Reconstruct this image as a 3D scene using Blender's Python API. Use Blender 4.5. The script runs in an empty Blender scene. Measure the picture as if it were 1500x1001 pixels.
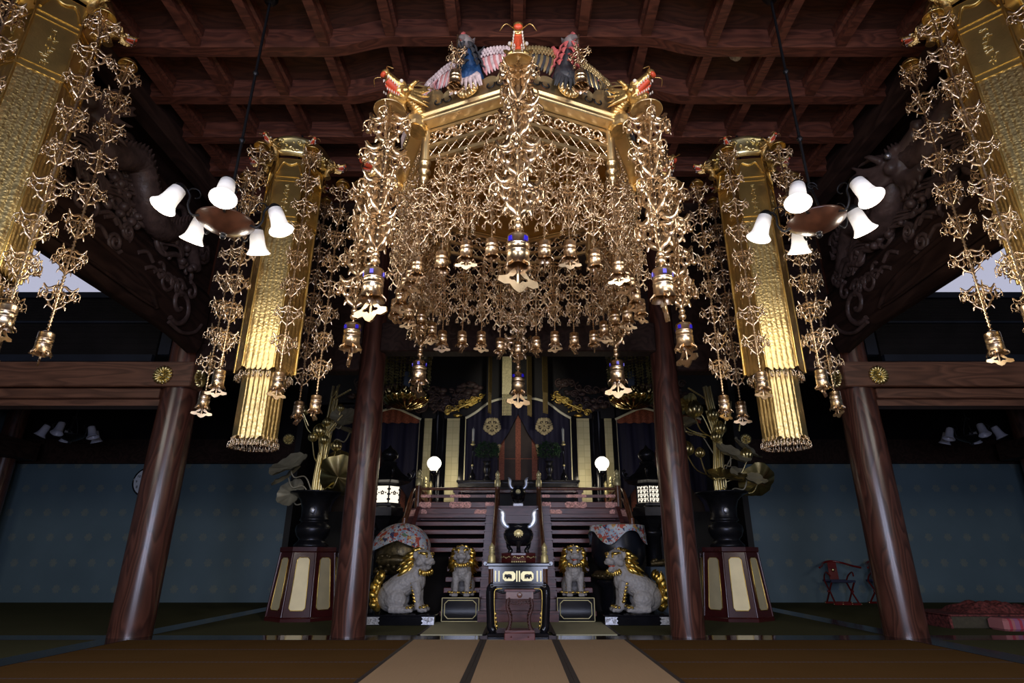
import bpy, math, random
from mathutils import Vector, Matrix
random.seed(7)
S = bpy.context.scene
COL = S.collection
PI = math.pi
R = math.radians
def V(*a): return Vector(a)

# ------------------------------------------------------------------ mesh builder
class MB:
    def __init__(s):
        s.v = []; s.f = []; s.m = []; s.s = []; s.mi = 0; s.M = None
    def add(s, vs, fs, smooth=True):
        o = len(s.v)
        if s.M is not None: s.v += [tuple(s.M @ Vector(p)) for p in vs]
        else: s.v += [tuple(p) for p in vs]
        for q in fs:
            s.f.append([i + o for i in q]); s.m.append(s.mi); s.s.append(smooth)
    def box(s, x0, x1, y0, y1, z0, z1, bev=0):
        if bev:
            b = bev
            pr = [(x0+b, y0), (x1-b, y0), (x1, y0+b), (x1, y1-b), (x1-b, y1), (x0+b, y1), (x0, y1-b), (x0, y0+b)]
            ri = [(x0+2*b, y0+b), (x1-2*b, y0+b), (x1-b, y0+2*b), (x1-b, y1-2*b), (x1-2*b, y1-b), (x0+2*b, y1-b), (x0+b, y1-2*b), (x0+b, y0+2*b)]
            rings = [[(x, y, z0) for x, y in ri], [(x, y, z0+b) for x, y in pr], [(x, y, z1-b) for x, y in pr], [(x, y, z1) for x, y in ri]]
            s.loft(rings, cap=True, smooth=False); return
        vs = [(x, y, z) for z in (z0, z1) for x, y in ((x0, y0), (x1, y0), (x1, y1), (x0, y1))]
        s.add(vs, [(3, 2, 1, 0), (4, 5, 6, 7), (0, 1, 5, 4), (1, 2, 6, 5), (2, 3, 7, 6), (3, 0, 4, 7)], False)
    def loft(s, rings, closed=True, cap=False, smooth=True):
        n = len(rings[0]); vs = [p for r in rings for p in r]; fs = []
        for i in range(len(rings) - 1):
            for j in range(n if closed else n - 1):
                k = (j + 1) % n
                fs.append((i*n + j, i*n + k, (i+1)*n + k, (i+1)*n + j))
        s.add(vs, fs, smooth)
        if cap:
            s.add(rings[0], [tuple(range(n))[::-1]], False); s.add(rings[-1], [tuple(range(n))], False)
    def lathe(s, prof, n=24, c=(0, 0, 0), fl=None, a0=0, smooth=True, cap=False):
        rings = []
        for r, z in prof:
            rings.append([(c[0] + (fl(r, 2*PI*j/n, z) if fl else r)*math.cos(a0 + 2*PI*j/n), c[1] + (fl(r, 2*PI*j/n, z) if fl else r)*math.sin(a0 + 2*PI*j/n), c[2] + z) for j in range(n)])
        s.loft(rings, cap=cap, smooth=smooth)
    def sph(s, c, r, nu=10, nv=6, sc=(1, 1, 1)):
        pr = []
        for i in range(nv + 1):
            t = PI*i/nv; pr.append((max(1e-4, math.sin(t)), -math.cos(t)))
        rings = [[(c[0] + r*sc[0]*q*math.cos(2*PI*j/nu), c[1] + r*sc[1]*q*math.sin(2*PI*j/nu), c[2] + r*sc[2]*z) for j in range(nu)] for q, z in pr]
        s.loft(rings)
    def tube(s, pts, r, n=6, flat=None, closed=False, up=None, cap=True, smooth=True):
        """r: number or list; flat=(a,b): elliptic section, a across, b along the binormal (up)"""
        P = [Vector(p) for p in pts]; k = len(P)
        rr = r if isinstance(r, (list, tuple)) else [r]*k
        rings = []; nrm = None
        for i in range(k):
            if closed: t = P[(i+1) % k] - P[i-1]
            else: t = P[min(i+1, k-1)] - P[max(i-1, 0)]
            if t.length < 1e-9: t = Vector((0, 0, 1))
            t.normalize()
            if up is not None:
                b = Vector(up); b = b - t*b.dot(t)
                if b.length < 1e-5: b = t.orthogonal()
                b.normalize(); a = b.cross(t)
            else:
                if nrm is None: nrm = t.orthogonal().normalized()
                nrm = nrm - t*nrm.dot(t)
                if nrm.length < 1e-6: nrm = t.orthogonal()
                nrm.normalize(); a = nrm; b = t.cross(a)
            fa, fb = flat if flat else (1, 1)
            rings.append([tuple(P[i] + a*(fa*rr[i]*math.cos(2*PI*j/n + PI/n)) + b*(fb*rr[i]*math.sin(2*PI*j/n + PI/n))) for j in range(n)])
        if closed: rings.append(rings[0])
        s.loft(rings, cap=cap and not closed, smooth=smooth)
    def cyl(s, a, b, r, n=12, r2=None, smooth=True):
        s.tube([a, b], [r, r if r2 is None else r2], n=n, smooth=smooth)
    def prism(s, poly, axis, d0, d1, smooth=False):
        """poly: 2D points; axis 'x','y','z': extrusion axis"""
        def mk(p, d):
            return {'x': (d, p[0], p[1]), 'y': (p[0], d, p[1]), 'z': (p[0], p[1], d)}[axis]
        n = len(poly)
        a = [mk(p, d0) for p in poly]; b = [mk(p, d1) for p in poly]
        s.add(a, [tuple(range(n))], False); s.add(b, [tuple(range(n))[::-1]], False)
        s.add(a + b, [(i, (i+1) % n, n + (i+1) % n, n + i) for i in range(n)], smooth)
    def grid(s, fn, nu, nv, smooth=True):
        vs = [fn(i/nu, j/nv) for i in range(nu + 1) for j in range(nv + 1)]
        w = nv + 1
        s.add(vs, [(i*w + j, (i+1)*w + j, (i+1)*w + j + 1, i*w + j + 1) for i in range(nu) for j in range(nv)], smooth)
    def merge(s, o, M=None):
        k = len(s.v)
        T = M if s.M is None else (s.M if M is None else s.M @ M)
        s.v += [tuple(T @ Vector(p)) for p in o.v] if T is not None else o.v
        s.f += [[i + k for i in q] for q in o.f]; s.m += [m + s.mi for m in o.m]; s.s += o.s
    def mesh(s, name, mats):
        me = bpy.data.meshes.new(name)
        me.from_pydata(s.v, [], s.f)
        for m in (mats if isinstance(mats, (list, tuple)) else [mats]): me.materials.append(m)
        me.polygons.foreach_set('material_index', s.m)
        me.polygons.foreach_set('use_smooth', s.s)
        me.update()
        return me
    def build(s, name, mats, parent=None, loc=None, recalc=True):
        me = s.mesh(name, mats)
        if recalc:
            import bmesh
            bm = bmesh.new(); bm.from_mesh(me)
            bmesh.ops.recalc_face_normals(bm, faces=bm.faces)
            bm.to_mesh(me); bm.free()
        o = bpy.data.objects.new(name, me); COL.objects.link(o)
        if parent: o.parent = parent
        if loc: o.location = loc
        return o

def tag(o, label, cat, group=None):
    o['label'] = label; o['category'] = cat
    if group: o['group'] = group
    return o
def thing(name, label, cat, loc=(0, 0, 0), rz=0, group=None):
    o = bpy.data.objects.new(name, None); COL.objects.link(o)
    o.location = loc; o.rotation_euler = (0, 0, rz); o.empty_display_size = .1
    return tag(o, label, cat, group)
def struct(o, label=None):
    o['kind'] = 'structure'
    if label: o['label'] = label
    return o
KIDS = {}
def copy_tree(o, parent=None):
    c = o.copy(); COL.objects.link(c)
    if parent is not None:
        c.parent = parent
    for ch in o.children: copy_tree(ch, c)
    return c
def dup(o, label, loc, rz=0, group=None, scale=None):
    c = copy_tree(o); c.location = loc; c.rotation_euler = (0, 0, rz)
    c['label'] = label
    if group: c['group'] = group
    if scale: c.scale = (scale,)*3
    return c
def blob(name, parts, vox, mats, parent=None, smooth=6, loc=None, fine=None):
    """one continuous organic surface out of overlapping solids: MB -> voxel remesh -> smooth"""
    mb = parts
    me = mb.mesh(name, [])
    o = bpy.data.objects.new(name + '_raw', me); COL.objects.link(o)
    md = o.modifiers.new('r', 'REMESH'); md.mode = 'VOXEL'; md.voxel_size = vox; md.use_smooth_shade = True
    if smooth:
        ms = o.modifiers.new('s', 'SMOOTH'); ms.iterations = smooth; ms.factor = .5
    if fine: fine(o)
    dg = bpy.context.evaluated_depsgraph_get()
    nm = bpy.data.meshes.new_from_object(o.evaluated_get(dg))
    bpy.data.objects.remove(o)
    nm.name = name; nm.materials.clear()
    for m in (mats if isinstance(mats, (list, tuple)) else [mats]): nm.materials.append(m)
    for p in nm.polygons: p.use_smooth = True
    r = bpy.data.objects.new(name, nm); COL.objects.link(r)
    if parent: r.parent = parent
    if loc: r.location = loc
    return r
def spiral(c, r0, r1, a0, a1, n=14, plane='xz'):
    out = []
    for i in range(n + 1):
        t = i/n; a = a0 + (a1 - a0)*t; r = r0 + (r1 - r0)*t
        x, y = r*math.cos(a), r*math.sin(a)
        out.append({'xz': (c[0]+x, c[1], c[2]+y), 'yz': (c[0], c[1]+x, c[2]+y), 'xy': (c[0]+x, c[1]+y, c[2])}[plane])
    return out
def bez(p, n=10):
    """Catmull-Rom through points"""
    P = [Vector(q) for q in p]; out = []
    for i in range(len(P) - 1):
        a = P[i-1] if i else P[0]*2 - P[1]; b = P[i]; c = P[i+1]; d = P[i+2] if i + 2 < len(P) else P[-1]*2 - P[-2]
        for k in range(n):
            t = k/n
            out.append(.5*((2*b) + (c - a)*t + (2*a - 5*b + 4*c - d)*t*t + (3*b - a - 3*c + d)*t**3))
    out.append(P[-1]); return [tuple(q) for q in out]

# ------------------------------------------------------------------ materials
def nt(name):
    m = bpy.data.materials.new(name); m.use_nodes = True
    t = m.node_tree; b = t.nodes['Principled BSDF']
    return m, t, b
def node(t, k, ins=None, **pr):
    n = t.nodes.new(k)
    for a, v in pr.items(): setattr(n, a, v)
    for a, v in (ins or {}).items():
        if isinstance(v, bpy.types.NodeSocket): t.links.new(v, n.inputs[a])
        else: n.inputs[a].default_value = v
    return n
def math_(t, op, a, b=0.0, c=None):
    n = node(t, 'ShaderNodeMath', operation=op)
    for i, v in enumerate((a, b) if c is None else (a, b, c)):
        if isinstance(v, bpy.types.NodeSocket): t.links.new(v, n.inputs[i])
        else: n.inputs[i].default_value = v
    return n.outputs[0]
def mixc(t, f, a, b):
    n = node(t, 'ShaderNodeMix', data_type='RGBA')
    for i, v in ((0, f), (6, a), (7, b)):
        if isinstance(v, bpy.types.NodeSocket): t.links.new(v, n.inputs[i])
        else: n.inputs[i].default_value = v if i == 0 else (*v, 1)
    return n.outputs[2]
def objco(t, sc=(1, 1, 1)):
    c = node(t, 'ShaderNodeTexCoord'); mp = node(t, 'ShaderNodeMapping', {'Vector': c.outputs['Object'], 'Scale': sc})
    return mp.outputs[0]
def mat(name, col, rough=.5, metal=0, var=.15, vs=6, bump=0, bs=30, spec=.5, coat=0, sc=(1, 1, 1), rv=0.0, det=3):
    m, t, b = nt(name)
    co = objco(t, sc)
    nz = node(t, 'ShaderNodeTexNoise', {'Vector': co, 'Scale': vs, 'Detail': det}).outputs[0]
    lo = tuple(c*(1 - var) for c in col); hi = tuple(min(1, c*(1 + var)) for c in col)
    f = node(t, 'ShaderNodeMapRange', {'Value': nz, 'From Min': .3, 'From Max': .7}).outputs[0]
    t.links.new(mixc(t, f, lo, hi), b.inputs['Base Color'])
    b.inputs['Metallic'].default_value = metal; b.inputs['Roughness'].default_value = rough
    b.inputs['Specular IOR Level'].default_value = spec
    if rv: t.links.new(node(t, 'ShaderNodeMapRange', {'Value': nz, 'From Min': .3, 'From Max': .7, 'To Min': rough - rv, 'To Max': rough + rv}).outputs[0], b.inputs['Roughness'])
    if coat: b.inputs['Coat Weight'].default_value = coat; b.inputs['Coat Roughness'].default_value = .12
    if bump:
        n2 = node(t, 'ShaderNodeTexNoise', {'Vector': co, 'Scale': bs, 'Detail': 3}).outputs[0]
        bp = node(t, 'ShaderNodeBump', {'Height': n2, 'Strength': bump, 'Distance': .01})
        t.links.new(bp.outputs[0], b.inputs['Normal'])
    return m
def wood(name, dark, light, rough=.4, sc=(3, 3, .4), rings=16, ns=1.0, bump=.15, line=.25, coat=0, spec=.5):
    m, t, b = nt(name)
    co = objco(t, sc)
    nz = node(t, 'ShaderNodeTexNoise', {'Vector': co, 'Scale': ns, 'Detail': 2, 'Roughness': .45}).outputs[0]
    fr = math_(t, 'FRACT', math_(t, 'MULTIPLY', nz, rings))
    tri = math_(t, 'SMOOTH_MIN', math_(t, 'MULTIPLY', fr, 1/line), math_(t, 'MULTIPLY', math_(t, 'SUBTRACT', 1.0, fr), 1/(1 - line)), .1)
    f2 = node(t, 'ShaderNodeTexNoise', {'Vector': co, 'Scale': ns*14, 'Detail': 4}).outputs[0]
    f = math_(t, 'ADD', math_(t, 'MULTIPLY', tri, .75), math_(t, 'MULTIPLY', f2, .35))
    t.links.new(mixc(t, f, dark, light), b.inputs['Base Color'])
    b.inputs['Roughness'].default_value = rough; b.inputs['Specular IOR Level'].default_value = spec
    if coat: b.inputs['Coat Weight'].default_value = coat; b.inputs['Coat Roughness'].default_value = .2
    bp = node(t, 'ShaderNodeBump', {'Height': f, 'Strength': bump, 'Distance': .004})
    t.links.new(bp.outputs[0], b.inputs['Normal'])
    return m
def emis(name, col, st, base=(.8, .8, .8)):
    m, t, b = nt(name)
    b.inputs['Base Color'].default_value = (*base, 1); b.inputs['Emission Color'].default_value = (*col, 1)
    b.inputs['Emission Strength'].default_value = st; b.inputs['Roughness'].default_value = .4
    return m

M = {}
M['strand'] = mat('strand_gilt', (.88, .68, .46), .28, 1, .14, 5, rv=.05)
M['gold'] = mat('canopy_gold', (.92, .71, .40), .31, .96, .12, 3, .10, 40)
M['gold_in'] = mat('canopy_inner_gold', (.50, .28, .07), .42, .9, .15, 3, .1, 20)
M['banner'] = mat('banner_gold', (.80, .57, .20), .30, 1, .15, 4, .12, 60)
M['brass'] = mat('polished_brass', (.85, .72, .36), .30, 1, .12, 6, .05, 30)
M['brass_pale'] = mat('pale_gilt_cap', (.80, .70, .36), .38, .45, .08, 8)
M['leafback'] = mat('tarnished_gilt_leaf', (.40, .36, .25), .5, .4, .2, 5, .2, 20)
M['ceil'] = wood('ceiling_timber', (.048, .013, .007), (.160, .047, .024), .55, (1.2, 5, 5), 9, 1.0, .15, .3)
M['ceil_panel'] = wood('ceiling_board', (.032, .0105, .005), (.095, .031, .015), .65, (1.0, 5, 2), 8, 1.2, .1, .3)
M['col'] = wood('column_zelkova', (.032, .011, .008), (.135, .047, .030), .30, (2.4, 2.4, .42), 15, 1.15, .16, .22, coat=.35)
M['beam'] = wood('beam_timber', (.075, .030, .018), (.20, .085, .050), .42, (.5, 4, 4), 9, 1.0, .12, .3)
M['beam_dark'] = wood('dark_carved_timber', (.018, .009, .007), (.050, .025, .019), .6, (3, .6, 3), 8, 1.0, .12, .3, spec=.2)
M['carve'] = mat('carved_dark_wood', (.10, .062, .054), .42, 0, .35, 8, .9, 17)
M['stair'] = wood('stair_wood', (.080, .024, .022), (.205, .068, .060), .30, (.6, 4, 4), 8, 1.0, .06, .3, coat=.0, spec=.4)
M['rail'] = wood('rail_wood', (.085, .028, .012), (.22, .080, .036), .3, (2, 2, .6), 8, 1.0, .06, .3, coat=.3)
M['black'] = mat('black_lacquer', (.008, .008, .011), .10, 0, .2, 4)
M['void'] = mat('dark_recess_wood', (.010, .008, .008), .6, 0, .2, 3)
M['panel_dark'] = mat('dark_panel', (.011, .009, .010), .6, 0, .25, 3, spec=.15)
M['bluetrim'] = mat('blue_black_trim', (.012, .015, .026), .5, 0, .2, 3, spec=.2)
M['redlac'] = mat('dark_red_lacquer', (.060, .010, .010), .22, 0, .2, 4, coat=.5)
M['bronze'] = mat('dark_bronze', (.030, .030, .036), .3, .7, .25, 6, .1, 30)
M['iron'] = mat('black_iron', (.015, .015, .018), .4, .6, .2, 6)
M['white'] = mat('white_plaster', (.80, .80, .82), .8, 0, .04, 1.5)
M['silver'] = mat('silver_fitting', (.55, .55, .58), .35, .9, .25, 30, .5, 60)
M['copper'] = mat('copper_fitting', (.66, .34, .28), .40, .6, .55, 34, .9, 60)
M['stone'] = mat('grey_stone_paint', (.34, .32, .31), .55, 0, .25, 14, .35, 50)
M['goldleaf'] = mat('gold_leaf', (.90, .62, .16), .33, 1, .15, 9, .3, 40)
M['goldpanel'] = None
M['red'] = mat('vermilion', (.62, .08, .03), .4, 0, .15, 8)
M['tooth'] = mat('ivory_paint', (.80, .74, .66), .4, 0, .05, 8)
M['dragon'] = mat('dragon_gilt', (.72, .48, .18), .30, .9, .35, 14, .4, 40)
M['horn'] = mat('dragon_horn', (.32, .23, .12), .4, .7, .2, 9)
M['feather_w'] = mat('white_pink_feather', (.62, .50, .52), .5, 0, .3, 20)
M['feather_p'] = mat('pink_feather', (.58, .24, .25), .5, 0, .25, 14)
M['feather_r'] = mat('red_feather', (.55, .12, .12), .5, 0, .25, 14)
M['feather_k'] = mat('black_feather', (.040, .042, .050), .45, 0, .3, 14)
M['feather_b'] = mat('blue_feather', (.015, .06, .17), .5, 0, .3, 14)
M['feather_g'] = mat('gold_edge_feather', (.72, .55, .28), .35, .8, .2, 14)
M['birdface'] = mat('grey_bird_face', (.20, .17, .17), .5, 0, .3, 12)
M['bluegem'] = mat('blue_enamel', (.03, .02, .75), .3, 0, .1, 9)
M['curtain'] = mat('navy_curtain', (.012, .010, .034), .75, 0, .25, 3, .2, 60, sc=(6, 6, .3))
M['brocade'] = mat('orange_brocade', (.32, .085, .038), .65, 0, .4, 26, .2, 60)
M['brownhang'] = mat('brown_hanging', (.050, .030, .022), .7, 0, .2, 5)
M['crest'] = mat('crest_gold_thread', (.50, .41, .23), .6, .3, .15, 20)
M['goldbraid'] = mat('gold_braid', (.62, .55, .30), .5, .2, .2, 30)
M['goldbraid_shaded'] = mat('shaded_gold_braid', (.20, .14, .05), .5, .6, .2, 30)  # same braid as goldbraid, with the shade put into its colour
M['leafgreen'] = mat('dark_green_leaf', (.018, .060, .022), .5, 0, .4, 12)
M['candle'] = mat('candle_wax', (.62, .64, .60), .5, 0, .05, 6)
M['cord'] = mat('dark_cord', (.03, .022, .018), .7)
M['redchair'] = mat('red_lacquer_chair', (.16, .010, .010), .25, 0, .15, 5, coat=.4)
M['navyseat'] = mat('navy_seat', (.010, .012, .05), .6)
M['cushred'] = mat('red_patterned_cloth', (.16, .035, .030), .8, 0, .8, 25)
M['straw'] = mat('straw_side', (.075, .062, .038), .8, 0, .2, 20)
M['dial'] = mat('clock_dial', (.72, .74, .78), .5, 0, .02)
M['smoke'] = mat('white_plastic', (.72, .72, .72), .5, 0, .02)
M['smoked_glass'] = mat('grey_glass_shade', (.42, .42, .50), .3, 0, .05)
M['greyblue'] = mat('blue_grey_cloth', (.075, .105, .150), .7, 0, .12, 6)
# ------------------------------------------------------------------ special surface materials
def wall_mat():
    m, t, b = nt('blue_green_wall_paper')
    c = node(t, 'ShaderNodeTexCoord').outputs['Object']
    sp = node(t, 'ShaderNodeSeparateXYZ', {0: c})
    row = math_(t, 'DIVIDE', sp.outputs[2], .60)
    ri = math_(t, 'FLOOR', row)
    off = math_(t, 'MULTIPLY', math_(t, 'MODULO', ri, 2.0), .5)
    cx = math_(t, 'SUBTRACT', math_(t, 'FRACT', math_(t, 'ADD', math_(t, 'DIVIDE', sp.outputs[0], .48), off)), .5)
    cz = math_(t, 'SUBTRACT', math_(t, 'FRACT', row), .5)
    d = math_(t, 'SQRT', math_(t, 'ADD', math_(t, 'POWER', math_(t, 'MULTIPLY', cx, .48), 2.0), math_(t, 'POWER', math_(t, 'MULTIPLY', cz, .60), 2.0)))
    an = math_(t, 'ARCTAN2', cz, cx)
    lob = math_(t, 'ADD', .092, math_(t, 'MULTIPLY', math_(t, 'COSINE', math_(t, 'MULTIPLY', an, 8.0)), .014))
    inside = math_(t, 'LESS_THAN', d, lob)
    nz = node(t, 'ShaderNodeTexNoise', {'Vector': c, 'Scale': .8, 'Detail': 4}).outputs[0]
    basec = mixc(t, nz, (.085, .135, .165), (.150, .222, .260))
    wear = node(t, 'ShaderNodeTexNoise', {'Vector': c, 'Scale': 9.0}).outputs[0]
    f = math_(t, 'MULTIPLY', inside, math_(t, 'MULTIPLY', wear, .55))
    t.links.new(mixc(t, f, basec, (.34, .315, .19)), b.inputs['Base Color'])
    b.inputs['Roughness'].default_value = .55
    return m
M['bluewall'] = wall_mat()
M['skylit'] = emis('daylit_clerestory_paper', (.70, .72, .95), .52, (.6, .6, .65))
def floor_mat(name, a, bcol, line, pitch, off, dash=True, axis=1, rough=.6):
    m, t, b = nt(name)
    c = node(t, 'ShaderNodeTexCoord').outputs['Object']
    sp = node(t, 'ShaderNodeSeparateXYZ', {0: c})
    nz = node(t, 'ShaderNodeTexNoise', {'Vector': node(t, 'ShaderNodeMapping', {'Vector': c, 'Scale': (.8, 40, 1) if axis == 1 else (40, .8, 1)}).outputs[0], 'Scale': 3.0, 'Detail': 4}).outputs[0]
    n2 = node(t, 'ShaderNodeTexNoise', {'Vector': c, 'Scale': 1.1, 'Detail': 3}).outputs[0]
    f = math_(t, 'ADD', math_(t, 'MULTIPLY', nz, .6), math_(t, 'MULTIPLY', n2, .5))
    col = mixc(t, f, a, bcol)
    if pitch:
        fr = math_(t, 'FRACT', math_(t, 'DIVIDE', math_(t, 'SUBTRACT', sp.outputs[axis], off), pitch))
        ln = math_(t, 'LESS_THAN', fr, .045)
        if dash:
            dt = math_(t, 'GREATER_THAN', math_(t, 'FRACT', math_(t, 'MULTIPLY', sp.outputs[1 - axis], 22.0)), .42)
            ln = math_(t, 'MULTIPLY', ln, math_(t, 'ADD', .45, math_(t, 'MULTIPLY', dt, .55)))
        col = mixc(t, ln, col, line)
    t.links.new(col, b.inputs['Base Color'])
    b.inputs['Roughness'].default_value = rough; b.inputs['Specular IOR Level'].default_value = 0.0
    bp = node(t, 'ShaderNodeBump', {'Height': nz, 'Strength': .12, 'Distance': .004})
    t.links.new(bp.outputs[0], b.inputs['Normal'])
    return m
M['mat_brown'] = floor_mat('brown_rush_floor', (.120, .064, .022), (.195, .108, .042), (.15, .13, .17), .885, 6.765)
M['mat_olive'] = floor_mat('olive_rush_floor', (.085, .085, .045), (.125, .120, .070), (.04, .038, .04), 0, 0)
M['runner'] = floor_mat('beige_runner', (.50, .345, .215), (.63, .445, .285), (0, 0, 0), 0, 0, axis=0)
M['runner_back'] = floor_mat('pale_rush_mat', (.46, .44, .30), (.58, .55, .38), (0, 0, 0), 0, 0)
M['border'] = mat('dark_mat_border', (.050, .038, .036), .6, 0, .2, 60)
M['sill'] = wood('polished_sill', (.018, .012, .012), (.045, .028, .024), .12, (.3, 5, 5), 6, 1.0, .02, .3, spec=.45)
def patch_mat():
    m, t, b = nt('patchwork_brocade')
    c = objco(t, (15, 15, 15))
    vo = node(t, 'ShaderNodeTexVoronoi', {'Vector': c, 'Scale': 1.0}, distance='MANHATTAN', feature='F1')
    sp = node(t, 'ShaderNodeSeparateColor', {0: vo.outputs['Color']})
    cr = node(t, 'ShaderNodeValToRGB', {0: sp.outputs[0]}); r = cr.color_ramp; r.interpolation = 'CONSTANT'
    pal = [(0, (.50, .56, .62)), (.26, (.50, .09, .05)), (.35, (.32, .42, .54)), (.55, (.62, .57, .48)), (.64, (.05, .06, .14)), (.73, (.60, .61, .64)), (.90, (.14, .26, .16)), (.95, (.60, .36, .12))]
    while len(r.elements) < len(pal): r.elements.new(.5)
    for e, (p, q) in zip(r.elements, pal): e.position = p; e.color = (*q, 1)
    v2 = node(t, 'ShaderNodeTexVoronoi', {'Vector': c, 'Scale': 2.6}, distance='CHEBYCHEV')
    s2 = node(t, 'ShaderNodeSeparateColor', {0: v2.outputs['Color']})
    f = math_(t, 'GREATER_THAN', s2.outputs[1], .84)
    t.links.new(mixc(t, f, cr.outputs[0], (.45, .09, .06)), b.inputs['Base Color'])
    b.inputs['Roughness'].default_value = .6
    return m
M['patch'] = patch_mat()
def leaf_squares():
    m, t, b = nt('gold_leaf_squares')
    c = node(t, 'ShaderNodeTexCoord').outputs['Object']
    br = node(t, 'ShaderNodeTexBrick', {'Vector': node(t, 'ShaderNodeMapping', {'Vector': c, 'Rotation': (R(90), 0, 0)}).outputs[0], 'Color1': (.70, .62, .34, 1), 'Color2': (.62, .54, .28, 1), 'Mortar': (.50, .44, .22, 1), 'Scale': 1.0, 'Mortar Size': .006, 'Brick Width': .16, 'Row Height': .16}, offset=0.0)
    t.links.new(br.outputs[0], b.inputs['Base Color'])
    b.inputs['Metallic'].default_value = .55; b.inputs['Roughness'].default_value = .5
    return m
M['leafsq'] = leaf_squares()

# ------------------------------------------------------------------ setting
def structbox(name, m, *a, bev=0):
    b = MB(); b.box(*a, bev=bev); return struct(b.build(name, m))
# floors
b = MB(); b.box(-5.1, 5.1, -4.5, 8.5, -.12, 0); struct(b.build('floor', M['mat_brown']))
b = MB(); b.box(-13.3, 13.3, 8.98, 17.6, -.12, 0); b.box(-13.3, -5.5, -4.5, 8.5, -.12, 0); b.box(5.5, 13.3, -4.5, 8.5, -.12, 0)
struct(b.build('floor', M['mat_olive']))
b = MB(); b.box(-13.3, 13.3, 8.5, 8.98, -.12, .004); struct(b.build('trim_1', M['sill']))
for k, s in enumerate((-1, 1)):
    b = MB(); x = sorted((s*5.1, s*5.5))
    b.box(x[0], x[1], -4.5, 8.5, -.12, .004); b.box(x[0], x[1], 8.98, 15.4, -.12, .004)
    struct(b.build('trim_%d' % (2 + k), M['sill']))
# walls
for s, nm in ((-1, 'left'), (1, 'right')):
    x0, x1 = sorted((s*5.85, s*13.2))
    b = MB(); b.box(x0, x1, 15.46, 15.6, 0, 3.32); struct(b.build('wall_back_' + nm, M['bluewall']))
    b = MB(); b.box(x0, x1, 15.42, 15.6, 3.95, 6.7); struct(b.build('wall_back_upper_' + nm, M['panel_dark']))
    b = MB(); b.box(x0, x1, 15.30, 15.6, 3.32, 3.40); b.box(x0, x1, 15.36, 15.6, 3.40, 3.95, bev=0); struct(b.build('trim_%d' % (4 if s < 0 else 5), M['beam_dark']))
    b = MB(); q = sorted((s*13.2, s*13.4)); b.box(q[0], q[1], -4.5, 15.6, 0, 6.7); struct(b.build('wall_' + nm, M['bluewall']))
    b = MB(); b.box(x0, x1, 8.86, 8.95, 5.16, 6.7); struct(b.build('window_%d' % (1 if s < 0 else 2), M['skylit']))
    # dark lattice transom between the nuki beam and the plaster
    b = MB(); b.box(x0, x1, 8.90, 8.98, 3.95, 5.16)
    n = 46
    for i in range(n):
        z = 4.08 + i*(.98/n)
        b.box(x0, x1, 8.885, 8.905, z, z + .008)
    b.mi = 1
    for z0, z1 in ((3.95, 4.06), (5.06, 5.16)): b.box(x0, x1, 8.82, 8.92, z0, z1)
    for z0 in (4.62,): b.box(x0, x1, 8.85, 8.9, z0, z0 + .035)
    e = s*5.68; b.box(e - .09, e + .09, 8.82, 8.92, 4.06, 5.08)
    e = s*9.9; b.box(e - .07, e + .07, 8.84, 8.92, 4.06, 5.08)
    struct(b.build('trim_%d' % (6 if s < 0 else 7), [M['panel_dark'], M['bluetrim']]))
    # aisle ceiling
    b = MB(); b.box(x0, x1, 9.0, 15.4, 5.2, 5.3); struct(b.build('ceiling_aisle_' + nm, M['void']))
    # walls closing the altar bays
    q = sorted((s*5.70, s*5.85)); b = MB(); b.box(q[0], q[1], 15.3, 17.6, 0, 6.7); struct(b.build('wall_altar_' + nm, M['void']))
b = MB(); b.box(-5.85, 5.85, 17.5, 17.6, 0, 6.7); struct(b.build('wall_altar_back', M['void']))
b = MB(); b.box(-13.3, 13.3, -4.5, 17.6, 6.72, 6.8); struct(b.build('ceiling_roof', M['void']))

# coffered ceiling ----------------------------------------------------
def lift(x):
    a = abs(x)
    if a <= 1.38: return .15
    if a >= 2.05: return 0
    t = (a - 1.38)/.67; return .15*(1 - (3*t*t - 2*t**3))
xs = [i*.70 for i in range(-6, 7)]
ys = [7.70 - .72*i for i in range(9)]
b = MB()
xx = [-4.5 + .1*i for i in range(91)]
b.loft([[(x, 1.6, 6.42 + lift(x)) for x in xx], [(x, 7.8, 6.42 + lift(x)) for x in xx]], closed=False)
b.mi = 1
for y in ys:
    def ring(x, y=y):
        z = 6.2 + lift(x)
        return [(x, y, z), (x, y + .13, z), (x, y + .13, z + .24), (x, y - .035, z + .24), (x, y - .035, z + .10), (x, y, z + .085)]
    b.loft([ring(x) for x in xx], cap=True, smooth=False)
for x in xs:
    z = 6.205 + lift(x); w = .05
    pr = [(x - w, z), (x + w, z), (x + w + .0, z + .085), (x + w + .03, z + .10), (x + w + .03, z + .235), (x - w - .03, z + .235), (x - w - .03, z + .10), (x - w, z + .085)]
    b.loft([[(p[0], yy, p[1]) for p in pr] for yy in (1.6, 7.8)], cap=True, smooth=False)
struct(b.build('ceiling', [M['ceil_panel'], M['ceil']]))
for s in (-1, 1):
    b = MB(); q = sorted((s*4.42, s*4.66))
    b.box(q[0], q[1], 1.5, 8.7, 6.0, 6.7, bev=.02)
    q = sorted((s*4.66, s*5.3)); b.box(q[0], q[1], 1.5, 8.7, 6.5, 6.7)
    struct(b.build('trim_%d' % (8 if s < 0 else 9), M['beam_dark']))
b = MB(); b.box(-4.42, 4.42, 7.78, 8.06, 6.02, 6.7, bev=.02); struct(b.build('trim_10', M['beam_dark']))

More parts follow.
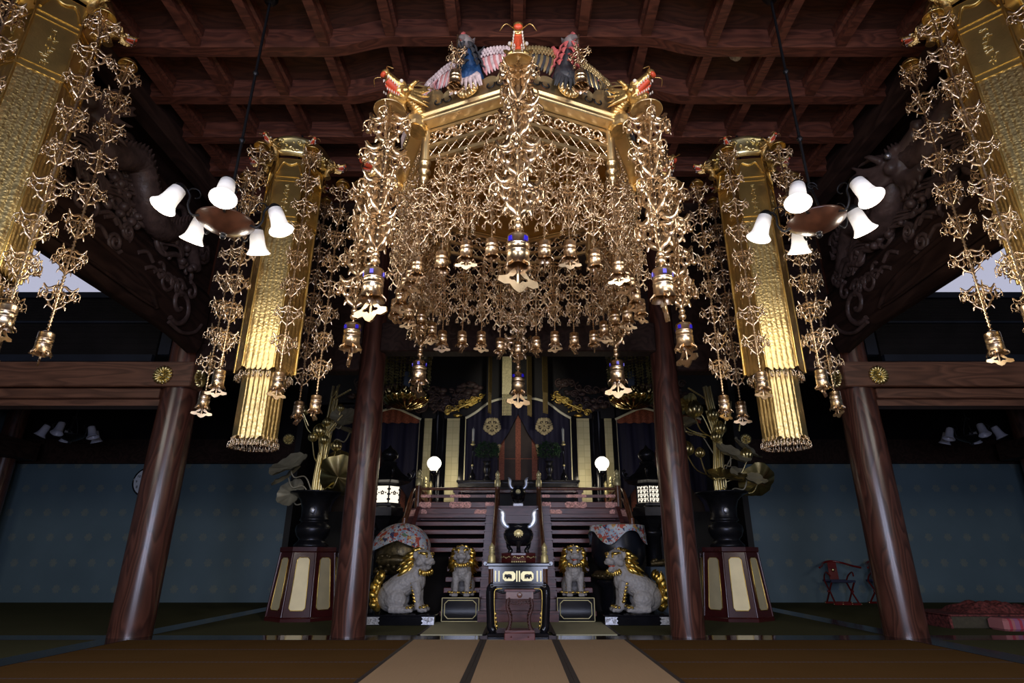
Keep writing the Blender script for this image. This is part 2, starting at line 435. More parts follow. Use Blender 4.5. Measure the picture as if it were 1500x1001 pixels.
# columns ---------------------------------------------------------------
def column(x, r0, r1, label):
    b = MB(); n = 40
    pr = [(r0, .004), (r0, .3), (r0*.995, 1.5), (r0*.985, 2.6), (r1, 3.6), (r1*.97, 6.5)]
    b.lathe(pr, n, (0, 0, 0)); o = b.build('column', M['col'], loc=(x, 8.9, 0))
    o['kind'] = 'structure'; tag(o, label, 'column', 'round timber columns of the hall'); return o
column(-5.32, .275, .255, 'round polished timber column in front of the wall clock')
column(5.32, .275, .255, 'round polished timber column in front of the red folding chairs')
column(-2.33, .235, .20, 'round timber column beside the stone lion with closed mouth')
column(2.33, .235, .20, 'round timber column beside the stone lion with open red mouth')

# tie beams ---------------------------------------------------------------
for s, nm in ((-1, 'left'), (1, 'right')):
    b = MB()
    q = sorted((s*5.02, s*13.2)); b.box(q[0], q[1], 8.60, 8.98, 3.47, 3.87, bev=.015)
    q = sorted((s*5.5, s*13.2)); b.box(q[0], q[1], 8.66, 8.98, 3.30, 3.455, bev=.01)
    q = sorted((s*5.5, s*13.2)); b.box(q[0], q[1], 8.74, 8.98, 3.20, 3.30)
    o = b.build('tie_beam', M['beam']); o['kind'] = 'structure'; o['label'] = 'timber tie beam over the %s aisle with a gilt flower boss' % nm
    b = MB(); q = sorted((s*2.5, s*5.1)); b.box(q[0], q[1], 8.72, 9.0, 3.76, 4.22, bev=.02)
    b.box(q[0], q[1], 8.76, 9.0, 4.22, 6.3)
    o = b.build('tie_beam', M['beam_dark']); o['kind'] = 'structure'; o['label'] = 'dark tie beam between the two %s columns' % nm
    for k in range(3):
        pass
b = MB(); b.box(-2.2, 2.2, 8.72, 9.0, 4.08, 4.58, bev=.02); b.box(-2.3, 2.3, 8.82, 9.0, 4.58, 6.6)
o = b.build('tie_beam', M['beam_dark']); o['kind'] = 'structure'; o['label'] = 'dark tie beam between the two middle columns'

# gilt chrysanthemum bosses ------------------------------------------------
def rosette_mb(r, n=16, dep=.05):
    b = MB()
    for k in range(n):
        a = 2*PI*k/n
        M0 = Matrix.Rotation(a, 4, 'Y')
        b.M = M0
        ri = []
        for t, w, h in ((.20, .035, .35), (.45, .085, .8), (.75, .15, 1), (.92, .15, .8), (1, .07, .45)):
            ri.append([(t*r, 0.0, -w*r), (t*r, -dep*h*.8, -w*r*.6), (t*r, -dep*h, 0), (t*r, -dep*h*.8, w*r*.6), (t*r, 0, w*r)])
        b.loft(ri, closed=False)
        b.M = None
    b.sph((0, -dep*.6, 0), r*.2, 12, 6, (1, .6, 1))
    pl = [(r*.93*math.cos(2*PI*k/32), r*.93*math.sin(2*PI*k/32)) for k in range(32)]
    b.prism(pl, 'y', -.006, .006)
    return b
rm = rosette_mb(.15).mesh('flower_boss', M['brass'])
for x, y, z, rz, lb in ((-5.46, 8.59, 3.645, 0, 'gilt chrysanthemum boss facing the hall on the left tie beam'), (5.54, 8.59, 3.645, 0, 'gilt chrysanthemum boss facing the hall on the right tie beam'),
                        (-5.005, 8.80, 3.655, 90, 'gilt chrysanthemum boss seen edge-on at the left tie beam end'), (5.005, 8.80, 3.655, -90, 'gilt chrysanthemum boss seen edge-on at the right tie beam end'),
                        (-6.05, 15.33, 3.95, 25, 'small gilt chrysanthemum boss deep behind the left long banner'), (6.0, 15.33, 3.95, -25, 'small gilt chrysanthemum boss deep behind the right long banner')):
    o = bpy.data.objects.new('flower_boss', rm); COL.objects.link(o); o.location = (x, y, z); o.rotation_euler = (0, 0, R(rz))
    tag(o, lb, 'ornament', 'gilt chrysanthemum bosses')

# carved rainbow beams on the long sides -------------------------------------
for s, nm in ((-1, 'left'), (1, 'right')):
    b = MB()
    def sec(y):
        e = max(0, (y - 7.6)/1.0); zb = 4.08 - .10*min(1, e)**1.5 - .02*(y < 3); zt = 4.98 - .0*y
        x0, x1 = s*4.93, s*5.14
        return [(x1, y, zb), (x0 + s*.06, y, zb), (x0 + s*.015, y, zb + .09), (x0 - s*.02, y, zb + .30), (x0 - s*.01, y, zt - .12), (x0 + s*.05, y, zt), (x1, y, zt)]
    b.loft([sec(1.5 + .16*i) for i in range(45)], cap=True)
    X = s*4.915
    up = (s, 0, 0)
    # long lens-shaped groove ridge along the lower flank
    b.tube(bez([(X, 3.2, 4.42), (X, 5.0, 4.50), (X, 6.3, 4.47), (X, 7.0, 4.38), (X, 7.28, 4.20)], 8), .04, 6)
    b.tube(bez([(X, 7.28, 4.20), (X, 6.9, 4.18), (X, 6.0, 4.20), (X, 4.5, 4.22)], 8), .022, 6)
    # cloud and wave scrolls
    rnd = random.Random(3); b.mi = 1
    b.tube(spiral((X, 7.75, 4.45), .30, .05, R(-120), R(330), 26, 'yz'), .042, 6)
    b.tube(bez([(X, 7.6, 4.12), (X, 7.95, 4.10), (X, 8.25, 4.22), (X, 8.4, 4.40)], 6), .03, 6)
    for k in range(20):
        y = rnd.uniform(3.5, 8.3); z = 4.58 + rnd.uniform(0, .3) - (0.08 if y > 7.3 else 0)
        d = rnd.choice((-1, 1)); r = rnd.uniform(.09, .17)
        b.tube(spiral((X, y, z), r, r*.2, rnd.uniform(0, 6), rnd.uniform(0, 6) + d*7, 18, 'yz'), .03, 6)
        b.tube(bez([(X, y - r, z - .02), (X, y - r - .15, z + .05), (X, y - r - .32, z - .05)], 5), .03, 6)
    o = b.build('carved_beam', [M['beam_dark'], M['carve']]); o['kind'] = 'structure'; o['label'] = 'carved rainbow beam along the %s side of the hall' % nm
# ------------------------------------------------------------------ strand ornaments
def vane(b, a, sc, full=True, k0=1.0):
    ca, sa = math.cos(a), math.sin(a)
    def pt(r, z): return (r*.82*sc*ca, r*.82*sc*sa, z*.98*sc)
    up = (-sa, ca, 0)
    w = .0125*sc*k0
    def rib(p, ww=1.0, k=4):
        q = bez([pt(*c) for c in p], k)
        n = len(q) - 1
        b.tube(q, [w*ww*(.55 + .6*math.sin(PI*min(1, (i + 1)/(n + 1)))) for i in range(n + 1)], 4, (1, .30), up=up)
    # broad cloud-shaped plate: crest with an upturned tip, side lobe, heart-shaped lower loop
    rib([(.006, .14), (.04, .155), (.085, .125), (.125, .12), (.165, .165)], 1.25)
    rib([(.008, .10), (.05, .085), (.10, .075), (.128, .115)], 1.1)
    rib([(.10, .075), (.115, .03), (.085, -.005), (.052, .02), (.055, .07)], 1.1)
    rib([(.085, -.005), (.06, -.05), (.025, -.075), (.006, -.10)], 1.2)
    if full:
        rib([(.115, .03), (.15, .045), (.15, .085), (.125, .09)], .9, 3)
        rib([(.060, -.05), (.085, -.055), (.098, -.09)], .8, 3)
def dangler(b, p, sc, ball=.017):
    x, y, z = p
    b.tube([(x, y, z), (x, y, z - .05*sc)], .0035*sc, 4)
    zz = z - .05*sc
    for k in range(3):
        a = k*2*PI/3 + x*40
        ca, sa = math.cos(a), math.sin(a)
        q = [(0, 0), (.028, -.018), (.034, -.045), (.014, -.062), (0, -.075)]
        b.tube([(x + r*sc*ca, y + r*sc*sa, zz + h*sc) for r, h in q], .0070*sc, 4, (1, .5), up=(-sa, ca, 0))
        b.tube([(x + r*sc*ca, y + r*sc*sa, zz + h*sc) for r, h in ((.034, -.045), (.036, -.075), (.028, -.088), (.040, -.10))], .0045*sc, 4)
    b.sph((x, y, zz - .09*sc), ball*sc, 8, 6)
def ornament(sc, nv=4, rot=0, dang=True, spine=False, full=True, low=True):
    b = MB()
    for k in range(nv): vane(b, rot + 2*PI*k/nv, sc, full, 1.7 if spine else 1.0)
    if spine:
        for k in range(5):
            z = (.13 - .05*k)*sc
            b.lathe([(.006*sc, z), (.030*sc, z + .016*sc), (.010*sc, z - .035*sc)], 6)
        b.lathe([(.012*sc, .13*sc), (.012*sc, -.09*sc)], 6)
    if dang:
        for k in range(nv):
            a = rot + 2*PI*k/nv
            dangler(b, (.135*sc*math.cos(a), .135*sc*math.sin(a), .155*sc), sc*.95)
            if low: dangler(b, (.085*sc*math.cos(a), .085*sc*math.sin(a), -.05*sc), sc*.62)
    return b
def chain(z0, z1, r=.013, step=.024):
    b = MB(); n = max(2, int((z0 - z1)/step)); pr = []
    for i in range(n + 1):
        z = z0 + (z1 - z0)*i/n
        pr += [(r*.35, z + step*.42), (r, z)]
    b.lathe(pr, 7); return b
def bell_mb(r, h, mi_inlay=None, bands=3):
    b = MB()
    def fl(rr, a, z):
        return rr*(1 + (.14*math.cos(4*a) if z < -h*.92 else 0))
    pr = [(.002, .012), (r*.3, .012), (r*.78, -.004), (r*.95, -h*.04), (r, -h*.09), (r, -h*.30), (r*1.04, -h*.31), (r*1.04, -h*.345), (r*1.0, -h*.355), (r*1.0, -h*.50), (r*1.04, -h*.51), (r*1.04, -h*.545), (r*1.0, -h*.555), (r*1.03, -h*.78), (r*1.14, -h*.93), (r*1.28, -h)]
    b.lathe(pr, 24, fl=fl)
    b.lathe([(p[0]*.94, p[1]) for p in pr[4:]], 24, fl=fl)
    b.tube([(0, 0, .05), (0, 0, -.0)], r*.12, 6)
    # lower openwork collar of upturned petals
    for k in range(4):
        a = PI/4 + k*PI/2; ca, sa = math.cos(a), math.sin(a)
        q = [(1.05, -.86), (1.2, -.93), (1.42, -.98), (1.42, -1.06)]
        b.tube([(x*r*ca, x*r*sa, z*h) for x, z in q], [r*.34, r*.34, r*.2, r*.06], 6, (1, .35), up=(ca, sa, .3))
    return b
def clapper_mb(w, h, holes=True):
    """trefoil wind plate below a bell: an openwork flat plate hung on a rod"""
    b = MB(); 
    b.tube([(0, 0, h*.35), (0, 0, -h*.2)], w*.035, 6)
    out = [(-.10, 0), (-.20, -.14), (-.30, -.30), (-.50, -.36), (-.52, -.52), (-.36, -.60), (-.22, -.56), (-.12, -.72), (0, -.80), (.12, -.72), (.22, -.56), (.36, -.60), (.52, -.52), (.50, -.36), (.30, -.30), (.20, -.14), (.10, 0)]
    # flat ring of the outline with inner cut-outs: built as strips between outline and inner outline
    inn = [(x*.46, -.30 + (z + .30)*.42) for x, z in out]
    t = w*.03
    n = len(out)
    for sy in (-t, t):
        b.add([(x*w, sy, z*h) for x, z in out] + [(x*w, sy, z*h) for x, z in inn], [(i, i+1, n+i+1, n+i) if sy < 0 else (n+i, n+i+1, i+1, i) for i in range(n-1)], False)
    for src in (out, inn):
        b.add([(x*w, -t, z*h) for x, z in src] + [(x*w, t, z*h) for x, z in src], [(i, i+1, n+i+1, n+i) for i in range(n-1)], False)
    b.tube([(0, 0, -.05*h), (0, 0, -.55*h)], w*.05, 5, (1, .5), up=(0, 1, 0))
    return b

# shared meshes
MS = M['strand']
ME = {}
ME['orn_big'] = ornament(1.42, 4, PI/4, False, True).mesh('openwork_pendant', MS)
db = MB(); dangler(db, (0, 0, 0), 1.5, .022); ME['dangler'] = db.mesh('dangler', MS)
ME['orn_mid'] = ornament(.90, 4, PI/4).mesh('openwork_pendant', MS)
ME['orn_mid2'] = ornament(.92, 4, .3).mesh('openwork_pendant', MS)
ME['orn_ban'] = ornament(.90, 4, .5, low=False).mesh('openwork_pendant', M['strand'])
bb = bell_mb(.088, .30)
bb.mi = 1
for k in range(4):
    a = PI/4 + k*PI/2
    bb.M = Matrix.Rotation(a, 4, 'Z') @ Matrix.Translation((.089, 0, -.060)); bb.box(-.004, .005, -.016, .016, -.020, .020); bb.M = None
ME['bell_big'] = bb.mesh('bell', [MS, M['bluegem']])
ME['bell'] = bell_mb(.058, .195).mesh('bell', MS)
ME['clap_big'] = clapper_mb(.33, .26).mesh('clapper_plate', MS)
ME['clap'] = clapper_mb(.20, .13).mesh('clapper_plate', MS)
def link(me, name, parent, loc=(0, 0, 0), rz=0, sc=1):
    o = bpy.data.objects.new(name, me); COL.objects.link(o); o.parent = parent; o.location = loc; o.rotation_euler = (0, 0, rz)
    if sc != 1: o.scale = (sc,)*3
    return o
def dish_mb(r):
    b = MB(); b.lathe([(.012, .05), (r*.35, .045), (r*.75, .02), (r, -.02), (r*1.02, -.035), (r*.97, -.03), (r*.72, .005), (r*.3, .028), (.006, .03)], 28); return b
ME['dish'] = dish_mb(.155).mesh('dish', M['gold'])
ME['dish_s'] = dish_mb(.085).mesh('dish', M['banner'])
ME['ballm'] = None
def ball_chain(zs, r):
    b = MB()
    for z, q in zs: b.sph((0, 0, z), q, 10, 7)
    return b
# --- strand prototypes (origin at the top)
rnd = random.Random(11)
def corner_strand(L=1.74):
    t = thing('hanging_strand', '-', 'pendant strand', group='gilt strands at the canopy corners')
    link(ME['dish'], 'dish', t)
    c = chain(.12, -L, .016, .03)
    for i in range(4): c.sph((0, 0, -.475 - .39*i), .036, 10, 7)
    c.sph((0, 0, -L + .03), .042, 10, 7)
    c.build('bead_chain', MS, t, recalc=False)
    for i in range(4):
        o = link(ME['orn_big'], 'openwork_pendant', t, (0, 0, -.29 - .39*i), .35*i)
        for k in range(4):
            a = PI/4 + k*PI/2
            link(ME['dangler'], 'dangler', o, (.19*math.cos(a), .19*math.sin(a), .225))
    be = link(ME['bell_big'], 'bell', t, (0, 0, -L - .05))
    link(ME['clap_big'], 'clapper_plate', be, (0, 0, -.30), .4)
    return t
def lattice_strand(L, n, kind=0):
    t = thing('pendant_strand', '-', 'pendant strand', group='gilt strands under the canopy rim')
    c = chain(.03, -L, .013, .030); c.build('bead_chain', MS, t, recalc=False)
    st = (L - .16)/n
    for i in range(n):
        link(ME['orn_mid' if (i + kind) % 2 else 'orn_mid2'], 'openwork_pendant', t, (0, 0, -.17 - st*i), .5*i + kind)
    be = link(ME['bell'], 'bell', t, (0, 0, -L - .03))
    link(ME['clap'], 'clapper_plate', be, (0, 0, -.19), .9 + kind)
    return t
def banner_strand(L, n):
    t = thing('banner_strand', '-', 'pendant strand')
    link(ME['dish_s'], 'dish', t)
    c = chain(.06, -L, .017, .034); c.build('bead_chain', MS, t, recalc=False)
    st = (L - .10)/n
    for i in range(n):
        link(ME['orn_ban'], 'openwork_pendant', t, (0, 0, -.19 - st*i), .37*i)
    be = link(ME['bell'], 'bell', t, (0, 0, -L - .03))
    link(ME['clap'], 'clapper_plate', be, (0, 0, -.19), .2)
    return t

# ------------------------------------------------------------------ dragon head (snout along +x)
def dragon_meshes():
    b = MB()
    b.sph((0, 0, 0), .10, 14, 9, (1.15, .85, .85))
    b.tube([(.03, 0, .03), (.12, 0, .070), (.20, 0, .098)], [.075, .058, .050], 10)
    b.sph((.225, 0, .120), .045, 10, 7, (1, 1.1, .9))
    b.tube([(0, 0, -.06), (.08, 0, -.115), (.175, 0, -.120)], [.06, .045, .036], 10)
    for s in (-1, 1):
        b.sph((.06, s*.058, .075), .036, 8, 6, (1.4, .8, .8))
        b.sph((.03, s*.075, -.02), .045, 8, 6)
        b.sph((.225, s*.03, .145), .018, 8, 6)
        for k in range(6):
            a = R(-70 + 35*k)
            p0 = (-.05, s*.06*math.cos(a*.3), .05*math.sin(a)); 
            b.tube(bez([p0, (-.13, s*(.10), .08*math.sin(a)), (-.20, s*.13, .13*math.sin(a) + .02), (-.25, s*.13, .16*math.sin(a) + .05)], 4), [.03 - .027*i/12 for i in range(13)], 6)
        b.tube([(-.02, s*.08, .06), (-.05, s*.13, .12), (-.09, s*.14, .15)], [.025, .02, .006], 6)
    for k in range(4):
        b.tube([(.0 + .05*k, 0, -.11), (-.02 + .05*k, 0, -.17), (-.05 + .05*k, 0, -.20)], [.025, .017, .004], 6)
    head = blob('h', b, .0105, [M['dragon']], smooth=3); hm = head.data; bpy.data.objects.remove(head)
    r = MB()
    r.tube([(.04, 0, -.010), (.12, 0, .022), (.20, 0, .052)], [.055, .050, .038], 10, (1, .8))
    r.tube([(.05, 0, -.06), (.12, 0, -.085), (.17, 0, -.088)], [.05, .042, .03], 10, (1, .7))
    r.tube([(.09, 0, -.055), (.16, 0, -.050), (.215, 0, -.020)], [.022, .022, .008], 8)
    r.sph((.252, 0, .088), .038, 10, 6, (.6, 1.1, .8))
    t = MB()
    for s in (-1, 1):
        for k in range(6):
            x = .09 + .025*k
            t.tube([(x, s*(.052 - .003*k), .018 + .010*k), (x + .004, s*(.054 - .003*k), -.014 + .010*k)], [.011, .002], 5)
            t.tube([(x - .01, s*(.042 - .002*k), -.096), (x - .006, s*(.044 - .002*k), -.068)], [.010, .002], 5)
        t.sph((.085, s*.078, .066), .020, 8, 6)
    hs = []
    for s in (-1, 1):
        h = MB()
        h.tube(bez([(-.01, s*.045, .085), (-.10, s*.065, .15), (-.22, s*.085, .185), (-.34, s*.09, .235)], 6), [.022 - .019*i/18 for i in range(19)], 7)
        h.tube(bez([(-.11, s*.068, .155), (-.15, s*.075, .21), (-.20, s*.08, .235)], 4), [.014 - .012*i/8 for i in range(9)], 5)
        hs.append(h.mesh('horn', M['horn']))
    w = MB()
    for s in (-1, 1): w.tube(bez([(.22, s*.04, .10), (.28, s*.11, .09), (.24, s*.17, .05)], 6), [.005]*12 + [.002], 4)
    w.sph((.225, 0, .105), .05, 8, 6, (.8, 1, .5))
    n = MB()
    pts = bez([(-.19, 0, -.36), (-.235, 0, -.22), (-.20, 0, -.10), (-.10, 0, -.03), (0, 0, 0)], 10)
    n.tube(pts, [.075*(1.12 if i % 3 == 0 else .93)*(1.15 - .4*i/len(pts)) for i in range(len(pts))], 12)
    for i in range(2, len(pts) - 6, 4):
        p = pts[i]; n.tube([(p[0] - .05, 0, p[2] + .02), (p[0] - .11, 0, p[2] + .05)], [.025, .004], 5)
    return [('dragon_head', hm), ('mouth', r.mesh('mouth', M['red'])), ('teeth', t.mesh('teeth', M['tooth'])), ('horn', hs[0]), ('horn', hs[1]), ('whiskers', w.mesh('whiskers', M['dragon'])), ('neck', n.mesh('neck', M['dragon']))]
DR = dragon_meshes()
def dragon(parent, loc, rz, sc=1.0):
    h = link(DR[0][1], 'dragon_head', parent, loc, rz, sc)
    for nm, me in DR[1:]: link(me, nm, h)
    return h

# ------------------------------------------------------------------ the great octagonal canopy
CY, CZ = 5.9, 0.0
def octa(k, r): a = R(-90 + 45*k); return (r*math.cos(a), r*math.sin(a))
can = thing('canopy', 'great octagonal gilt canopy with dragon corners hanging in the middle of the hall', 'canopy', (0, CY, 5.1))
def P8(k, s, r, z):
    a = octa(k, r); b_ = octa(k + 1, r)
    return (a[0] + (b_[0] - a[0])*s, a[1] + (b_[1] - a[1])*s, z - 5.1)
def ztop(s):
    z = 5.50
    for c, w, h in ((.5, .15, .17), (.30, .10, .09), (.70, .10, .09), (.10, .12, .15), (.90, .12, .15), (0, .05, .08), (1, .05, .08)):
        q = (s - c)/w
        if abs(q) < 1: z = max(z, 5.50 + h*math.sqrt(1 - q*q))
    return z
prof = [(1.500, 5.12), (1.515, 5.135), (1.515, 5.165), (1.49, 5.18), (1.475, 5.205), (1.475, 5.235), (1.492, 5.25), (1.492, 5.275), (1.465, 5.285), (1.435, 5.32), (1.415, 5.37), (1.402, 5.43), (1.396, 5.50)]
prof = [(r, 5.18 + (z - 5.12)*(.32/.38)) for r, z in prof]
b = MB()
NS = 60
for k in range(8):
    def fn(u, v, k=k):
        i = v*15
        if i <= 12: r, z = prof[int(i)]
        else:
            f = (i - 12)/3; z = 5.50 + (ztop(u) - 5.50)*f; r = 1.396 + .012*f
        return P8(k, u, r, z)
    b.grid(fn, NS, 15, smooth=True)
    def fb(u, v, k=k):
        z = 5.30 + (ztop(u) - 5.30)*v; r = (1.37 if v < 1 else 1.408)
        return P8(k, u, r, z)
    b.grid(fb, NS, 2, smooth=False)
# soffit ring and corner blocks
b.loft([[P8(k, 0, r, z) for k in range(8)] for r, z in ((1.500, 5.18), (1.30, 5.18), (1.30, 5.195))], smooth=False)
for k in range(8):
    x, y = octa(k, 1.50); a = R(-90 + 45*k)
    b.M = Matrix.Translation((x, y, 0)) @ Matrix.Rotation(a, 4, 'Z')
    b.lathe([(.001, .03), (.085, .04), (.105, .07), (.105, .13), (.08, .15), (.05, .22), (.001, .23)], 6, smooth=False)
    b.M = None
b.build('roof_fascia', M['gold'], can)
b = MB()
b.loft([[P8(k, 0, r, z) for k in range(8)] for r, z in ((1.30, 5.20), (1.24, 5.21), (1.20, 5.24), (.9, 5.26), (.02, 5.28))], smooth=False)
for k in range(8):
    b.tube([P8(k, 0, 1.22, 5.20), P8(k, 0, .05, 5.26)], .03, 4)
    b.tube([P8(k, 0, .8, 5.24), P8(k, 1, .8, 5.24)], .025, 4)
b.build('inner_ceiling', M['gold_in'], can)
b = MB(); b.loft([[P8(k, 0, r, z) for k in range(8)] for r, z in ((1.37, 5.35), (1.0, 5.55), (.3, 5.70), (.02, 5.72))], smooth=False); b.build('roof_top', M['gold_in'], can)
b = MB()
for k in range(8):
    for nx in (.225, .775, .40, .60):
        c = P8(k, nx, 1.425, 5.50 if nx in (.225, .775) else 5.51)
        if nx in (.40, .60): continue
        tx = Vector(P8(k, 1, 1.4, 5.5)) - Vector(P8(k, 0, 1.4, 5.5)); tx.normalize()
        for d in (-1, 1):
            q = []
            for i in range(15):
                t = i/14; rr = .075*(1 - .55*t); an = R(90) + d*t*R(330)
                q.append(tuple(Vector(c) + tx*(d*.06 + rr*math.cos(an)*.8 ) + Vector((0, 0, -.045 + rr*math.sin(an)*.7))))
            b.tube(q[3:], .009, 5)
b.build('curl_shade', M['iron'], can)  # dark tubes stand in for the shade inside the cut-out curls
rs = rosette_mb(.115, 16, .05).mesh('flower_crest', M['gold'])
for k in range(8):
    c = P8(k, .5, 1.44, 5.46)
    o = link(rs, 'flower_crest', can, c, R(-90 + 45*k + 22.5) + R(90)); o.rotation_euler = (R(-12), 0, R(45*k + 22.5))
# frieze of openwork foliage, lattice, rails, posts
fr = MB(); rl = MB(); lt = MB()
rnd = random.Random(5)
for k in range(8):
    tx = (Vector(P8(k, 1, 1.33, 5)) - Vector(P8(k, 0, 1.33, 5))); Ls = tx.length; tx.normalize()
    out = Vector((tx.y, -tx.x, 0)); o0 = Vector(P8(k, 0, 1.345, 5.1)); up = Vector((0, 0, 1))
    def W(s, z, d=0): return tuple(o0 + tx*(s*Ls) + up*(z - 5.1) + out*d)
    for i in range(13):
        s = .07 + .86*i/12; d = 1 if i % 2 else -1
        q = []
        for j in range(12):
            t = j/11; rr = .066*(1 - .75*t); an = rnd.uniform(-.2, .2) + d*t*R(360)
            q.append(W(s + rr*math.cos(an)/Ls, 5.065 + d*.015 + rr*1.0*math.sin(an), .01*math.sin(7*t)))
        fr.tube(q, .014, 5)
        for j in range(3):
            an = rnd.uniform(0, 6.28); c = W(s + .045*math.cos(an)/Ls, 5.065 + .048*math.sin(an), .012)
            fr.sph(c, .02, 6, 5, (1, 1, .55))
    for z, h in ((5.155, .035), (4.97, .035)):
        rl.loft([[W(s, z - h/2, -.02), W(s, z - h/2, .02), W(s, z + h/2, .02), W(s, z + h/2, -.02)] for s in (0, 1)], cap=True, smooth=False)
    zb = lambda s: 4.805 + .03*math.sin(PI*2*abs(s - .5))**2 + .018*math.cos(4*PI*(s - .5))
    rl.loft([[W(s/24, zb(s/24) - .018, -.02), W(s/24, zb(s/24) - .018, .02), W(s/24, zb(s/24) + .018, .02), W(s/24, zb(s/24) + .018, -.02)] for s in range(25)], cap=True, smooth=False)
    for i in range(9):
        s = .02 + i*.107
        for d in (0, 1):
            p0 = Vector(W(s + (.12 if d else 0), 4.815)); p1 = Vector(W(s + (0 if d else .12), 4.96))
            q = [tuple(p0.lerp(p1, j/16)) for j in range(17)]
            lt.tube(q, [.009 if j % 2 else .004 for j in range(17)], 5)
    p = octa(k, 1.345)
    rl.lathe([(.052, .08), (.052, -.30), (.05, -.31)], 8, (p[0], p[1], -.0))
    rl.lathe([(.05, -.30), (.062, -.31), (.062, -.335), (.05, -.345), (.05, -.40), (.066, -.42), (.066, -.44), (.03, -.46), (.045, -.49), (.05, -.52), (.03, -.55), (.012, -.57), (.02, -.59), (.002, -.60)], 14, (p[0], p[1], 0))
fr.build('foliage_frieze', MS, can); rl.build('rail_frame', M['gold'], can); lt.build('bead_lattice', MS, can)
for s in (-1, 1):
    b = MB(); b.cyl((s*.93, -.35, .35), (s*.93, -.35, 1.30), .011, 6); b.build('suspension_wire', M['cord'], can)
b = MB(); b.cyl((0, 0, .6), (0, 0, 1.3), .03, 8); b.build('suspension_rod', M['iron'], can)
NM8 = ['front', 'front right', 'right', 'back right', 'back', 'back left', 'left', 'front left']
for k in range(8):
    a = R(-90 + 45*k)
    x, y = octa(k, 1.66)
    dragon(can, (x, y, .36), a, 1.0)
# corner strands
cs = corner_strand()
for k in range(8):
    x, y = octa(k, 1.80)
    lb = 'long gilt strand with blue-inlaid bell under the %s dragon of the canopy' % NM8[k]
    o = cs if k == 0 else dup(cs, lb, (0, 0, 0))
    o['label'] = lb; o.location = (x, CY + y, 5.225 - (.03 if k else 0)); o.rotation_euler = (0, 0, R(45*k))
# strands under the rim
protos = [lattice_strand(1.06, 4, 0), lattice_strand(1.01, 4, 1), lattice_strand(1.04, 4, 2), lattice_strand(.80, 3, 1)]
used = set()
SD8 = ['front right', 'right front', 'right back', 'back right', 'back left', 'left back', 'left front', 'front left']
ORD = ['first', 'second', 'third']
for k in range(8):
    for j in range(4):
        if j == 0: pr, s = 3, 0.0
        else: pr, s = (j - 1), .25*j
        if j == 0:
            lb = 'short gilt strand with small bell hung from the %s post of the canopy rim' % NM8[k]
            p = P8(k, 0, 1.345, 4.50 + 0)
            L0 = 4.52
        else:
            fromfront = j if k < 4 else 4 - j
            lb = 'small-belled gilt strand under the %s side of the canopy rim, %s from the front' % (SD8[k], ORD[fromfront - 1])
            L0 = 4.80 + .03*math.sin(PI*2*abs(s - .5))**2 + .018*math.cos(4*PI*(s - .5)) - .02
            p = P8(k, s, 1.345, L0)
        o = protos[pr] if pr not in used else dup(protos[pr], lb, (0, 0, 0))
        used.add(pr)
        o['label'] = lb; o.location = (p[0], CY + p[1], L0); o.rotation_euler = (0, 0, k*.9 + j*.6)
